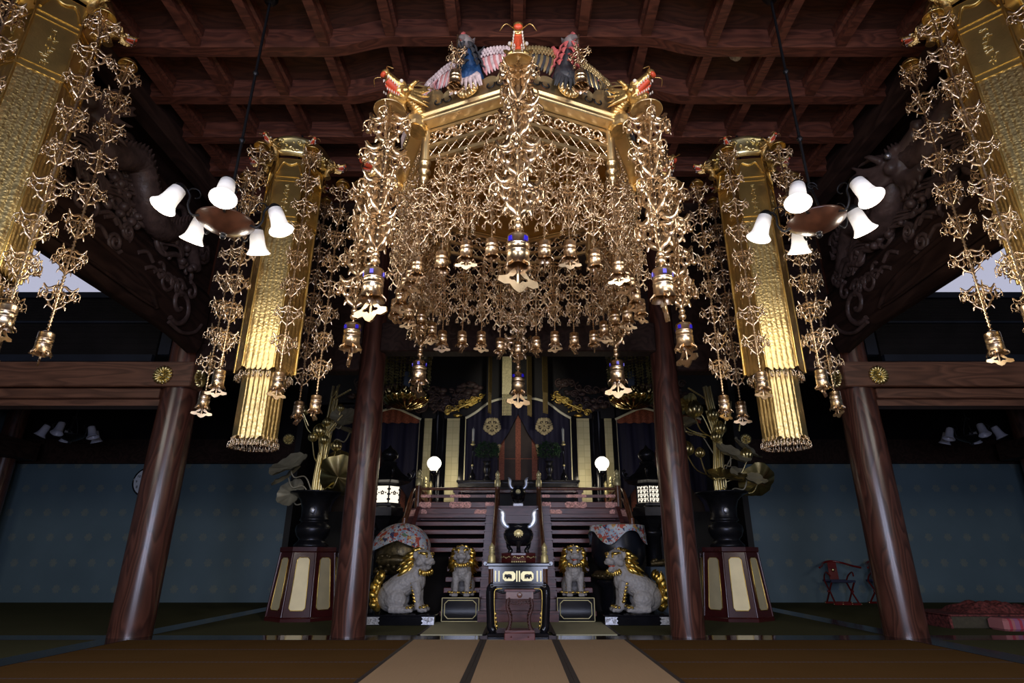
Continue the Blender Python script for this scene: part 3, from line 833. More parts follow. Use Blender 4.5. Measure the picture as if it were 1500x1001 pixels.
# ------------------------------------------------------------------ painted phoenixes on the canopy roof
def phoenix(k, wingm, edgem, neckm, breastm, hm, stripem):
    c = P8(k, .5, 1.36, 5.64); a = R(-90 + 45*k + 22.5)
    w = lambda: Matrix.Identity(4)
    # body: continuous surface
    b = MB()
    b.sph((0, 0, .06), .12, 14, 10, (1.0, .9, 1.0)); b.tube([(-.02, 0, .08), (.03, 0, .18), (.07, 0, .26), (.10, 0, .31)], [.10, .085, .062, .05], 12)
    b.tube([(-.05, 0, .04), (-.2, 0, .06), (-.34, 0, .12)], [.08, .06, .03], 10)
    body = blob('body', b, .012, breastm, can, 4)
    body.location = (c[0], c[1], c[2] - .06); body.scale = (1.22,)*3; body.rotation_euler = (0, 0, a); body.name = 'phoenix'
    def sub(mb, nm, m):
        o = mb.build(nm, m, body, recalc=False); return o
    h = MB()
    h.sph((.13, 0, .345), .072, 12, 9, (1.15, .9, .95)); h.tube([(.16, 0, .345), (.21, 0, .33), (.245, 0, .300)], [.042, .03, .004], 9)
    h.tube([(.16, 0, .315), (.205, 0, .295)], [.028, .006], 8)
    for s in (-1, 1): h.tube([(.10, s*.045, .38), (.085, s*.06, .43)], [.022, .003], 6)
    sub(h, 'head', hm)
    e = MB()
    for s in (-1, 1): e.sph((.165, s*.043, .362), .013, 8, 6)
    e.tube([(.155, 0, .322), (.225, 0, .303)], [.018, .008], 7, (1, .5)); e.tube([(.14, 0, .41), (.18, 0, .405), (.20, 0, .38)], [.012, .02, .012], 7)
    sub(e, 'comb', M['feather_r'])
    n = MB()
    for i in range(4):
        z = .15 + .05*i
        for j in range(7):
            an = R(-150 + 50*j); r0 = .095 - .014*i
            x0 = .02 + .09*(z - .15)/.15
            q = [(x0 + r0*math.cos(an)*.8, r0*math.sin(an), z + .035), (x0 + (r0 + .03)*math.cos(an), (r0 + .03)*math.sin(an), z), (x0 + (r0 + .035)*math.cos(an), (r0 + .035)*math.sin(an), z - .05)]
            n.tube(q, [.03, .028, .006], 6, (1, .35), up=(math.cos(an), math.sin(an), 0))
    for s in (-1, 1):
        n.tube(bez([(.06, s*.05, .24), (.02, s*.09, .34), (-.02, s*.10, .42)], 5), [.03]*5 + [.02]*5 + [.004], 6, (1, .4))
    sub(n, 'neck_feathers', neckm)
    for s in (-1, 1):
        wg = MB()
        wg.mi = 0
        arch = lambda t: (-.02 - .04*t, s*(.07 + .42*t), .24 + .13*math.sin(PI*(.25 + .62*t)) - .10*t)
        for i in range(17):
            t = .04 + .94*i/16; p = arch(t); L = .27 - .12*t
            q = [p, (p[0] + .03, p[1] + s*.02, p[2] - L*.5), (p[0] + .02, p[1] + s*.055, p[2] - L)]
            wg.mi = 0 if i % 2 else 3
            wg.tube(bez(q, 3), [.018, .020, .021, .021, .020, .017, .005], 6, (1, .3), up=(1, 0, .2))
        wg.mi = 1
        for row in range(3):
            for i in range(14 - row):
                t = (.03 + (i + .5*(row % 2))*.068); p = arch(min(1, t))
                z = p[2] + .012 - .026*row
                wg.tube([(p[0] + .030 - .004*row, p[1], z + .018), (p[0] + .036, p[1] + s*.006, z - .008), (p[0] + .034, p[1] + s*.012, z - .028)], [.011, .017, .004], 6, (1, .3), up=(1, 0, .2))
        wg.mi = 2
        wg.tube(bez([arch(0), arch(.3), arch(.6), arch(1)], 6), [.028 - .02*i/18 for i in range(19)], 7)
        sub(wg, 'wing', [wingm, edgem, neckm, stripem])
    f = MB()
    for i in range(9):
        an = R(-80 + 20*i)
        q = [(.07, .07*math.sin(an), .06), (.115, .12*math.sin(an), -.03), (.10, .15*math.sin(an), -.13)]
        f.tube(q, [.02, .025, .006], 6, (1, .35), up=(1, 0, .2))
    sub(f, 'breast_feathers', wingm)
    return body, c, a
for k in (7, 0, 6, 1):
    right = k in (0, 1)
    b_, c, a = phoenix(k, M['feather_k'] if right else M['feather_w'], M['feather_g'] if right else M['feather_w'], M['feather_r'] if right else M['feather_k'], M['feather_k'] if right else M['feather_b'], M['birdface'], M['feather_g'] if right else M['feather_p'])
    if k in (7, 0):
        t = thing('phoenix_strand', 'short gilt strand with bell hanging from the beak of the %s phoenix' % ('black-winged' if right else 'white-winged'), 'pendant strand', (c[0] + .335*math.cos(a), CY + c[1] + .335*math.sin(a), 5.10 + c[2] + .10), 0, 'strands in the phoenix beaks')
        q = chain(.20, -.26, .010, .022); q.build('bead_chain', MS, t, recalc=False)
        link(ME['orn_mid'], 'openwork_pendant', t, (0, 0, -.10), .3, .8)
        be = link(ME['bell'], 'bell', t, (0, 0, -.28)); link(ME['clap'], 'clapper_plate', be, (0, 0, -.13), .6, .7)

# ------------------------------------------------------------------ long hexagonal banners
def emb_mat():
    m, t, b = nt('embossed_banner_gold')
    co = objco(t)
    v = node(t, 'ShaderNodeTexVoronoi', {'Vector': co, 'Scale': 34.0}).outputs[0]
    n2 = node(t, 'ShaderNodeTexNoise', {'Vector': co, 'Scale': 70.0, 'Detail': 2}).outputs[0]
    h = math_(t, 'ADD', v, math_(t, 'MULTIPLY', n2, .8))
    bp = node(t, 'ShaderNodeBump', {'Height': h, 'Strength': .45, 'Distance': .006})
    t.links.new(bp.outputs[0], b.inputs['Normal'])
    b.inputs['Base Color'].default_value = (.80, .60, .26, 1); b.inputs['Metallic'].default_value = 1; b.inputs['Roughness'].default_value = .33
    return m
M['emb'] = emb_mat()
def hexpt(r, k, s, infl=0):
    a = R(-120 + 60*k); c = R(-60 + 60*k)
    x = r*(math.cos(a)*(1 - s) + math.cos(c)*s); y = r*(math.sin(a)*(1 - s) + math.sin(c)*s)
    m = (a + c)/2
    return (x + infl*math.cos(m), y + infl*math.sin(m))
ban = thing('long_banner', '-', 'hanging banner', (0, 0, 0))
def make_banner():
    t = ban
    # fluted main body, scalloped hem
    NSEG = 40
    up = MB(); lo = MB(); lw = MB()
    def ring(r, z, amp, nfl, scal=0):
        out = []
        for k in range(6):
            for i in range(NSEG):
                s = i/NSEG
                edge = .08 < s < .92
                ph = (s - .08)/.84*nfl
                f = abs(math.sin(PI*ph)) if edge else 0
                x, y = hexpt(r, k, s, amp*f)
                out.append((x, y, z - scal*f))
        return out
    lo.loft([ring(.325, z, .005, 5, sc) for z, sc in ((4.74, 0), (4.0, 0), (3.4, 0), (2.93, .03))], smooth=True)
    lo.loft([ring(.305, z, .005, 5, sc) for z, sc in ((2.93, .03), (3.4, 0))], smooth=True)
    lo.build('pleated_panel', M['emb'], t)
    for r, z0, z1 in ((.328, 4.74, 5.62),):
        up.loft([[hexpt(r, k, 0) + (z,) for k in range(6)] for z in (z0, z1)], smooth=False)
    for z, h, d in ((4.75, .028, .012), (4.81, .018, .010), (5.36, .022, .012), (5.30, .014, .008)):
        up.loft([[hexpt(.33 + dd, k, 0) + (zz,) for k in range(6)] for dd, zz in ((0, z - h/2), (d, z - h/2), (d, z + h/2), (0, z + h/2))], smooth=False)
    for k in range(6):   # corner beading and arched head of every face
        p = hexpt(.33, k, 0); up.cyl(p + (4.74,), p + (5.62,), .012, 6)
        p = hexpt(.325, k, 0); up.cyl(p + (2.93,), p + (4.74,), .014, 6)
        q = []
        for i in range(17):
            s = .06 + .88*i/16; z = 5.40 + .15*min(1, 1.6*math.sin(PI*i/16)) + .02*math.sin(3*PI*i/16)
            q.append(hexpt(.33, k, s, .006) + (z,))
        up.tube(q, .012, 5)
    up.build('name_panel', M['banner'], t)
    ch = MB(); rr = random.Random(2)
    for k in range(6):
        for row in range(7):
            zc = 5.22 - .058*row
            for st in range(6):
                s0 = .5 + rr.uniform(-.075, .075); z0 = zc + rr.uniform(-.018, .018)
                if rr.random() < .5: s1, z1 = s0 + rr.choice((-1, 1))*rr.uniform(.04, .09), z0 + rr.uniform(-.006, .006)
                else: s1, z1 = s0 + rr.uniform(-.02, .02), z0 - rr.uniform(.012, .03)
                ch.tube([hexpt(.33, k, s0, .006) + (z0,), hexpt(.33, k, s1, .006) + (z1,)], .0042, 4)
    ch.build('raised_characters', M['brass'], t)
    lw.loft([ring(.235, z, .009, 4, sc) for z, sc in ((3.02, 0), (2.6, 0), (2.20, .03))], smooth=True)
    lw.loft([ring(.218, z, .009, 4, sc) for z, sc in ((2.20, .03), (2.6, 0))], smooth=True)
    lw.build('lower_tier', M['emb'], t)
    cap = MB(); cap.loft([[hexpt(r, k, 0) + (z,) for k in range(6)] for r, z in ((.30, 3.02), (.02, 3.03))], smooth=False); cap.loft([[hexpt(r, k, 0) + (z,) for k in range(6)] for r, z in ((.33, 5.62), (.02, 5.66))], smooth=False)
    cap.build('inner_cap', M['gold_in'], t)
    # crown: six swelling panels with relief
    cr = MB()
    prof = [(.315, 5.66), (.36, 5.68), (.375, 5.72), (.365, 5.78), (.385, 5.85), (.40, 5.88), (.38, 5.90), (.33, 5.87)]
    for k in range(6):
        def fn(u, v, k=k):
            i = v*(len(prof) - 1); r, z = prof[int(round(i))]
            x, y = hexpt(r, k, .05 + .9*u, .02*math.sin(PI*u)); return (x, y, z + .02*math.sin(PI*u)*(v > .5))
        cr.grid(fn, 12, len(prof) - 1)
        for j in range(16):
            u = rr.uniform(.12, .88); x, y = hexpt(.372, k, u, .02); cr.sph((x, y, rr.uniform(5.71, 5.85)), rr.uniform(.014, .026), 6, 5)
    cr.build('crown', M['brass'], t)
    for nm, r, z in (('upper_fringe', .285, 2.94), ('lower_fringe', .235, 2.21)):
        fg = MB()
        for k in range(6):
            for i in range(4):
                p = hexpt(r, k, (i + .5)/4, .012); dangler(fg, p + (z,), .72, .02)
        fg.build(nm, MS, t)
    for k in range(6):
        a = R(-120 + 60*k)
        dragon(t, (.475*math.cos(a), .475*math.sin(a), 5.74), a, .46)
    rd = MB(); rd.cyl((0, 0, 5.66), (0, 0, 6.20), .014, 8); rd.tube([(0, 0, 6.0), (0, 0, 6.04)], .03, 8); rd.build('suspension_rod', M['iron'], t)
make_banner()
bs_far = banner_strand(2.78, 8)
bs_near = banner_strand(2.86, 8)
BN = [('left', 'far', -2.83, 6.24, 0, 8), ('right', 'far', 2.87, 6.24, 0, -8), ('left', 'near', -4.32, 4.10, .18, -15), ('right', 'near', 4.34, 4.10, .18, 15)]
VN = ['front left', 'front right', 'right', 'back right', 'back left', 'left']
u1 = False; fu = nu_ = False
for sd, dp, x, y, z, rz in BN:
    lb = {'far': 'long gilt hexagonal banner hanging beside the %s five-lamp chandelier' % sd, 'near': 'long gilt hexagonal banner at the %s edge of the photo, nearest the camera' % sd}[dp]
    o = ban if not u1 else dup(ban, lb, (0, 0, 0)); u1 = True
    o['label'] = lb; o['group'] = 'long gilt banners'; o.location = (x, y, z); o.rotation_euler = (0, 0, R(rz))
    for k in range(6):
        a = R(-120 + 60*k + rz)
        # only the strands that the photo can show
        if dp == 'near' and k == (5 if sd == 'left' else 2): continue
        lb = 'gilt strand with bell at the %s corner of the %s %s banner' % (VN[k], 'left' if sd == 'left' else 'right', 'inner' if dp == 'far' else 'outer near')
        pr = bs_far if dp == 'far' else bs_near
        us = fu if dp == 'far' else nu_
        q = pr if not us else dup(pr, lb, (0, 0, 0))
        if dp == 'far': fu = True
        else: nu_ = True
        q['label'] = lb; q['group'] = 'gilt strands around the %s' % ('%s %s banner' % (sd, 'inner' if dp == 'far' else 'outer'))
        dz = {0: 0, 1: 0, 2: -.1, 5: -.1, 3: -.05, 4: -.05}[k] if dp == 'far' else (-.15 if k in (2, 5, 3, 4) else -.12)
        q.location = (x + .585*math.cos(a), y + .585*math.sin(a), 5.62 + z + dz); q.rotation_euler = (0, 0, k*.7)

# ------------------------------------------------------------------ five-lamp chandeliers
def shade_mat(name, st, col=(1.0, .93, .86), base=(.85, .83, .82)):
    m, t, b = nt(name)
    c = node(t, 'ShaderNodeTexCoord').outputs['Object']
    z = node(t, 'ShaderNodeSeparateXYZ', {0: c}).outputs[2]
    f = node(t, 'ShaderNodeMapRange', {'Value': z, 'From Min': -.04, 'From Max': -.12, 'To Min': .12, 'To Max': 1.0}).outputs[0]
    b.inputs['Base Color'].default_value = (*base, 1); b.inputs['Roughness'].default_value = .35
    b.inputs['Emission Color'].default_value = (*col, 1)
    t.links.new(math_(t, 'MULTIPLY', f, st), b.inputs['Emission Strength'])
    return m
M['shade_lit'] = shade_mat('lit_opal_glass', .55)
M['bulb'] = emis('lit_bulb', (1.0, .95, .88), 3)
M['bowlglass'] = mat('brown_alabaster_bowl', (.055, .020, .011), .30, 0, .4, 9, coat=.3)
def shade_mb():
    b = MB(); pr = [(.045, 0), (.058, -.008), (.063, -.06), (.066, -.13), (.074, -.175), (.094, -.21), (.104, -.222), (.100, -.226), (.088, -.212), (.069, -.175), (.061, -.13), (.056, -.05), (.03, -.01), (.003, -.006)]
    b.lathe(pr, 28); return b
SH = shade_mb().mesh('lamp_shade', M['shade_lit'])
bm_ = MB(); bm_.sph((0, 0, -.11), .036, 12, 8, (1, 1, 1.4)); BU = bm_.mesh('bulb', M['bulb'])
SH_OFF = shade_mb().mesh('lamp_shade', M['smoked_glass'])
cm = MB(); cm.lathe([(.002, .05), (.03, .045), (.05, .02), (.056, -.018), (.05, -.022), (.002, -.01)], 16); CAPM = cm.mesh('shade_holder', M['iron'])
def chandelier(label, loc, angs, ztop, lit=True, sc=1.0, name='chandelier'):
    t = thing(name, label, 'chandelier', loc, 0, 'five-lamp chandeliers' if lit else 'unlit chandeliers in the aisles')
    b = MB(); b.lathe([(.002, -.085), (.02, -.082), (.10, -.055), (.18, -.01), (.225, .03), (.235, .042), (.225, .046), (.17, .02), (.1, 0), (.002, -.01)], 36)
    b.build('bowl', M['bowlglass'] if lit else M['iron'], t)
    b = MB(); b.sph((0, 0, -.105), .026, 12, 8); b.lathe([(.012, -.09), (.03, -.08), (.012, -.07)], 10)
    for k in range(3):
        a = k*2*PI/3 + .5; b.tube(bez([(.09*math.cos(a), .09*math.sin(a), .02), (.07*math.cos(a), .07*math.sin(a), .18), (.02*math.cos(a), .02*math.sin(a), .34), (0, 0, .38)], 5), .008, 6)
        b.tube(spiral((.03*math.cos(a), .03*math.sin(a), .36), .05, .012, 0, 6, 14), .006, 5)
    b.build('finial_and_stays', M['iron'], t)
    b = MB(); b.cyl((0, 0, .36), (0, 0, ztop), .013, 8)
    if lit:
        for q in (.33, .62): b.lathe([(.013, ztop*q - .03), (.026, ztop*q - .01), (.026, ztop*q + .01), (.013, ztop*q + .03)], 10)
        b.lathe([(.014, ztop - .13), (.05, ztop - .115), (.075, ztop - .06), (.07, ztop - .01), (.06, ztop)], 20)
    b.build('hanging_rod', M['iron'], t)
    for a in angs:
        a = R(a); ca, sa = math.cos(a), math.sin(a)
        b = MB()
        q = bez([(.24, .04), (.33, .02), (.38, .10), (.36, .19), (.41, .235), (.465, .215)], 5)
        b.tube([(r*ca, r*sa, z) for r, z in [(p[0], p[1]) for p in bez([(.20, .02, 0), (.26, .00, 0), (.30, .07, 0), (.30, .16, 0), (.34, .215, 0), (.378, .20, 0)], 5)]], .010, 7)
        b.tube([(p[0]*ca, p[0]*sa, p[2]) for p in [(x, 0, z) for x, z in [(.27 + .045*math.cos(w), .20 + .045*math.sin(w)) for w in [R(-60 + 20*i) for i in range(17)]]]], .006, 5)
        o = b.build('arm', M['iron'], t)
        s = link(CAPM, 'shade_holder', o, (.385*ca, .385*sa, .19))
        s.rotation_euler = (0, R(-22), a)
        g = link(SH if lit else SH_OFF, 'lamp_shade', t, (.385*ca, .385*sa, .19)); g.rotation_euler = (0, R(-22), a)
        if lit:
            link(BU, 'bulb', g)
            L = bpy.data.lights.new('lamp_glow', 'POINT'); L.energy = LAMP; L.color = (1.0, .86, .68); L.shadow_soft_size = .05
            lo = bpy.data.objects.new('lamp_glow', L); COL.objects.link(lo)
            d = Vector((math.sin(R(22))*ca, math.sin(R(22))*sa, -math.cos(R(22))))
            lo.location = Vector(loc) + (Vector((.385*ca, .385*sa, .19)) + d*.30)*sc
    if sc != 1: t.scale = (sc,)*3
    return t
LAMP = 6.5
chandelier('lit five-lamp chandelier hanging in front of the left inner banner', (-2.50, 4.32, 3.66), (-66, 6, 78, 150, 222), 2.70)
chandelier('lit five-lamp chandelier hanging in front of the right inner banner', (2.54, 4.30, 3.66), (-133, -61, 11, 83, 155), 2.70)
chandelier('unlit chandelier with grey glass shades high in the left aisle', (-9.25, 12.0, 3.35), (-80, -8, 64, 136, 208), 1.85, False, 1.1)
chandelier('unlit chandelier with grey glass shades high in the right aisle', (9.35, 12.0, 3.32), (-100, -28, 44, 116, 188), 1.85, False, 1.1)
b = MB(); b.lathe([(.002, -.07), (.04, -.068), (.052, -.05), (.055, -.03), (.05, -.025), (.075, -.018), (.078, 0), (.002, 0)], 24)
for k in range(6):
    a = k*PI/3; b.box(.03*math.cos(a) - .006, .03*math.cos(a) + .006, .03*math.sin(a) - .006, .03*math.sin(a) + .006, -.074, -.06)
o = b.build('smoke_detector', M['smoke'], loc=(2.50, 5.12, 6.42)); tag(o, 'round white smoke detector on the coffered ceiling', 'smoke detector')
# ------------------------------------------------------------------ dragon carvings over the long beams
for s, nm in ((-1, 'left'), (1, 'right')):
    t = thing('dragon_carving', 'dark carved %s above the %s rainbow beam' % ('wave scrolls and coiling dragon body' if s < 0 else 'bearded dragon with a glinting eye', nm), 'carving', (s*5.0, 6.2, 4.95), 0, 'dark dragon carvings over the beams')
    def L(y, z, d=0): return (-s*d, y - 6.2, z - 4.95)
    b = MB(); b.box(*sorted((s*.04, s*.14)), -4.6, 2.4, .02, 1.5); b.build('backing_board', M['beam_dark'], t)
    rnd = random.Random(21 + s)
    b = MB()
    body = bez([L(8.1, 5.2), L(7.5, 5.55, .08), L(7.0, 5.25, .1), L(6.6, 5.35, .12), L(6.2, 5.75, .12), L(5.7, 5.55, .12), L(5.2, 5.8, .1), L(4.6, 5.5, .08)], 14)
    n = len(body)
    b.tube(body, [(.08 + .10*math.sin(PI*i/n))*(1.0 + .10*(i % 2)) for i in range(n)], 12)
    for i in range(2, n - 2, 2):
        p = body[i]
        b.tube([(p[0] - s*.1, p[1], p[2] + .10), (p[0] - s*.12, p[1] + .04, p[2] + .24)], [.05, .008], 6)
    b.build('dragon_body', M['carve'], t)
    b = MB()
    for k in range(34):
        y = rnd.uniform(4.6, 8.3); z = 5.03 + rnd.uniform(0, .95)*(1 - .35*max(0, (y - 7.2))); r = rnd.uniform(.09, .2); d = rnd.choice((-1, 1))
        c = L(y, z, .02); b.tube(spiral(c, r, r*.2, rnd.uniform(0, 6), rnd.uniform(0, 6) + d*8, 20, 'yz'), [.045 - .02*i/20 for i in range(21)], 6)
        b.tube(bez([L(y - r, z, .03), L(y - r - .2, z + .1, .05), L(y - r - .45, z - .02, .03), L(y - r - .6, z + .1, .01)], 5), [.045]*12 + [.03, .02, .012, .006], 6)
    for k in range(60):
        b.sph(L(rnd.uniform(6.0, 8.0), rnd.uniform(5.0, 5.5), rnd.uniform(.02, .1)), rnd.uniform(.03, .07), 7, 5)
    for k in range(16):
        y0 = rnd.uniform(4.8, 7.8); z0 = rnd.uniform(5.0, 5.35)
        for j in range(3):
            b.tube(bez([L(y0, z0 + .05*j, .06), L(y0 - .2, z0 + .12 + .05*j, .1), L(y0 - .5, z0 + .02 + .05*j, .06)], 6), .022, 6)
    b.build('wave_scrolls', M['carve'], t)
    hm = DR[0][1].copy(); hm.materials.clear(); hm.materials.append(M['carve'])
    hd = link(hm, 'dragon_head', t, L(6.15 if s > 0 else 5.1, 5.62 if s > 0 else 5.7, .18), R(-90), 2.1)
    for q in (3, 4):
        hn = DR[q][1].copy(); hn.materials.clear(); hn.materials.append(M['carve']); link(hn, 'horn', hd)
    e = MB(); e.sph((.045, -s*.085, .055), .022, 12, 8); e.build('glass_eye', M['silver'], hd)

# ------------------------------------------------------------------ altar stair and landing
NSTEP, RISE, RUN, Y0 = 12, 2.06/12, 2.45/12, 10.75
b = MB()
for i in range(NSTEP):
    b.box(-.68, .68, Y0 + RUN*i, Y0 + RUN*NSTEP + .1, RISE*i, RISE*(i+1) - .05)
    b.box(-.67, .67, Y0 + RUN*i + .03, Y0 + RUN*NSTEP + .1, RISE*(i+1) - .05, RISE*(i+1) - .035)
    b.box(-.685, .685, Y0 + RUN*i - .012, Y0 + RUN*i + .25, RISE*(i+1) - .035, RISE*(i+1))
o = struct(b.build('altar_stair', M['stair'])); o['label'] = 'middle flight of red-brown altar steps between two railings'
b = MB()
for s in (-1, 1):
    for i in range(NSTEP - 1):
        x0, x1 = sorted((s*.68, s*(1.32 if i < 6 else 2.12)))
        z = RISE*(i+1)
        b.box(x0, x1, Y0 + .05 + RUN*i, Y0 + .05 + RUN*i + .27, z - .085, z, bev=.008)
    # outer stringer
    q = sorted((s*2.10, s*2.18))
    b.prism([(12.0, 0), (12.2, 0), (13.2, 1.72), (13.2, 2.05), (13.0, 2.05), (12.0, 1.30)], 'x', q[0], q[1])
struct(b.build('altar_stair', M['stair']), 'open red-brown side treads of the wide altar stair')
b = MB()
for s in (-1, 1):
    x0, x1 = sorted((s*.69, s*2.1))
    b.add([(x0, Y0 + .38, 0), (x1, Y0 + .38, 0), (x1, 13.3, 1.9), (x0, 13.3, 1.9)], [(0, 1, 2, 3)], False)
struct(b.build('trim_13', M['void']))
b = MB(); b.box(-2.42, 2.42, 13.16, 17.5, 1.70, 2.03, bev=.012); struct(b.build('floor_altar', M['stair']))
b = MB()
for s in (-1, 1):
    q = sorted((s*2.42, s*4.7)); b.box(q[0], q[1], 13.5, 17.5, 0, 1.98)
b.box(-2.42, 2.42, 13.4, 17.4, 0, 1.70); struct(b.build('floor_altar_base', M['void']))

def cap_mb(z, r=.062):
    """gilt giboshi finial"""
    b = MB(); b.lathe([(r*.98, z), (r*1.06, z + .01), (r*1.06, z + .10), (r*.98, z + .11), (r*1.04, z + .14), (r*.62, z + .165), (r*.60, z + .18), (r*.85, z + .20), (r*.85, z + .215), (r*.55, z + .225), (r*.80, z + .255), (r*.78, z + .29), (r*.45, z + .325), (r*.10, z + .36), (.001, z + .362)], 20); return b
def plate(b, x0, x1, y, z0, z1):
    """copper fitting with a cusped outline"""
    n = 14; top = []; bot = []
    for i in range(n + 1):
        t = i/n; x = x0 + (x1 - x0)*t; w = (z1 - z0)*.5; c = (z0 + z1)/2; h = w*(.78 + .22*abs(math.sin(3*PI*t)))
        if t in (0, 1): h *= .6
        top.append((x, c + h)); bot.append((x, c - h))
    b.prism(top + bot[::-1], 'y', y - .008, y)
# inner stair railings and front balustrades
for s, nm in ((-1, 'left'), (1, 'right')):
    t = thing('stair_railing', 'sloping brown railing with gilt caps on the %s edge of the middle altar steps' % nm, 'railing', (s*.455, Y0, 0), 0, 'railings of the middle altar steps')
    zb, zt = .90, 2.48
    for y, z0, z1 in ((0, 0, zb), (2.45, 2.03, zt)):
        b = MB(); b.lathe([(.052, z0), (.052, z1)], 16, (0, y, 0)); p = b.build('post', M['rail'], t)
        c = cap_mb(z1); c2 = MB(); c2.merge(c, Matrix.Translation((0, y, 0))); c2.build('cap', M['brass_pale'], p)
    b = MB(); b.cyl((0, .0, zb - .06), (0, 2.45, zt - .06), .040, 12); b.build('handrail', M['rail'], t)
    b = MB(); b.cyl((0, .0, zb - .30), (0, 2.45, zt - .30), .028, 10); b.build('lower_rail', M['rail'], t)
    b = MB(); b.prism([(0.03, .02), (2.42, 2.06), (2.42, 1.90), (.2, 0)], 'x', -.035, .035); b.build('string_board', M['rail'], t)
    # balustrade along the landing
    t = thing('balustrade', 'red-brown balustrade with copper fittings on the %s half of the altar landing' % nm, 'railing', (0, 13.24, 2.03), 0, 'balustrades of the altar landing')
    b = MB(); b.lathe([(.068, 0), (.068, .48)], 18, (s*2.2, 0, 0)); p = b.build('post', M['rail'], t)
    c2 = MB(); c2.merge(cap_mb(.48, .075), Matrix.Translation((s*2.2, 0, 0))); c2.build('cap', M['brass_pale'], p)
    for y in (.85, 1.75):
        b = MB(); b.lathe([(.058, 0), (.058, .44)], 16, (s*2.2, y, 0)); p = b.build('post', M['rail'], t)
        c2 = MB(); c2.merge(cap_mb(.44), Matrix.Translation((s*2.2, y, 0))); c2.build('cap', M['brass_pale'], p)
    x0, x1 = sorted((s*.50, s*2.2))
    b = MB(); b.cyl((x0, 0, .415), (x1, 0, .415), .032, 12); b.cyl((s*2.2, 0, .415), (s*2.2, 1.9, .415), .03, 10); b.build('top_rail', M['rail'], t)
    b = MB(); b.box(x0, x1, -.03, .03, .225, .285); b.box(*sorted((s*2.17, s*2.23)), 0, 1.9, .225, .285); b.build('middle_rail', M['stair'], t)
    b = MB(); b.box(x0, x1, -.06, .06, 0, .13, bev=.01); b.box(*sorted((s*2.14, s*2.26)), 0, 1.9, 0, .12); b.build('ground_rail', M['stair'], t)
    b = MB(); b.box(s*1.36 - .045, s*1.36 + .045, -.03, .03, .13, .23); b.box(s*1.36 - .04, s*1.36 + .04, -.025, .025, .28, .35); b.box(s*1.36 - .075, s*1.36 + .075, -.035, .035, .34, .385); b.build('strut', M['stair'], t)
    for xa, xb, y, z0, z1 in ((1.02, 1.50, -.062, .0, .135), (.52, .72, -.062, 0, .13), (1.90, 2.16, -.062, 0, .13), (.52, .70, -.032, .222, .29), (1.05, 1.5, -.032, .222, .29), (1.92, 2.14, -.032, .222, .29)):
        b = MB(); a_, c_ = sorted((s*xa, s*xb)); plate(b, a_, c_, y, z0, z1); b.build('copper_fitting', M['copper'], t)
    for xa, xb, lb in ((.52, .95, 'copper plate on the landing edge beside the %s middle railing' % nm), (1.98, 2.43, 'copper plate at the %s end of the landing edge' % nm)):
        t2 = MB(); a_, c_ = sorted((s*xa, s*xb)); plate(t2, a_, c_, 13.155, 1.85, 2.0)
        o = t2.build('copper_plate', M['copper']); tag(o, lb, 'metal fitting', 'copper plates on the landing edge')
    # outer sloping rail
    t = thing('stair_railing', 'dark outer railing sloping down at the %s side of the wide altar steps' % nm, 'railing', (s*2.25, Y0, 0), 0, 'outer railings of the altar steps')
    b = MB(); b.tube(bez([(0, 2.4, 2.42), (0, 2.15, 2.38), (0, 1.85, 2.20), (0, 1.3, 1.75)], 6), .034, 10); b.build('handrail', M['rail'], t)
    b = MB(); b.tube(bez([(0, 2.4, 2.22), (0, 2.15, 2.17), (0, 1.85, 1.98), (0, 1.3, 1.52)], 6), .028, 10); b.build('lower_rail', M['rail'], t)
    b = MB(); b.lathe([(.05, 0), (.05, 1.75)], 14, (0, 1.3, 0)); b.build('post', M['rail'], t)

# ------------------------------------------------------------------ altar wall: lacquer columns, gilt panels, arches, curtains
YA = 15.6
M['trimgold'] = mat('cream_gilt_trim', (.95, .90, .66), .4, .0, .05, 6)
M['mirrorbrass'] = mat('mirror_brass', (.85, .66, .26), .13, 1, .1, 6)
for s, nm in ((-1, 'left'), (1, 'right')):
    b = MB(); b.lathe([(.20, 2.03), (.20, 4.75)], 28, (s*2.12, 15.72, 0)); o = b.build('column', M['black']); o['kind'] = 'structure'; o['label'] = 'round black lacquer column %s of the altar' % nm
    for x0, x1, w, lb in ((1.58, 1.92, 1, 'wide gilt panel on the black altar wall %s of the middle arch' % nm), (2.33, 2.53, 0, 'narrow gilt panel beside the black column %s of the altar' % nm)):
        a_, c_ = sorted((s*x0, s*x1))
        b = MB(); b.box(a_, c_, 15.56, 15.60, 2.03, 4.53); b.mi = 1; b.box(a_, c_, 15.552, 15.6, 4.53, 4.56)
        o = b.build('gold_panel', [M['leafsq'], M['brass_pale']]); tag(o, lb, 'panel', 'gilt panels of the altar wall')
    a_, c_ = sorted((s*1.40, s*1.56)); b = MB(); b.box(a_, c_, 15.5, 15.7, 2.03, 4.62); b.mi = 1; b.box(*sorted((s*1.40, s*1.425)), 15.49, 15.5, 2.03, 4.60)
    struct(b.build('trim_%d' % (14 if s < 0 else 15), [M['black'], M['brass_pale']]))
    a_, c_ = sorted((s*2.54, s*2.66)); b = MB(); b.box(a_, c_, 15.5, 15.7, 1.98, 4.55); b.mi = 1; b.box(*sorted((s*2.64, s*2.66)), 15.49, 15.5, 1.98, 4.5)
    struct(b.build('trim_%d' % (16 if s < 0 else 17), [M['black'], M['leafback']]))
b = MB()
for s in (-1, 1): b.box(*sorted((s*1.56, s*2.66)), 15.62, 15.75, 1.98, 4.75)
struct(b.build('wall_altar_front', M['black']))
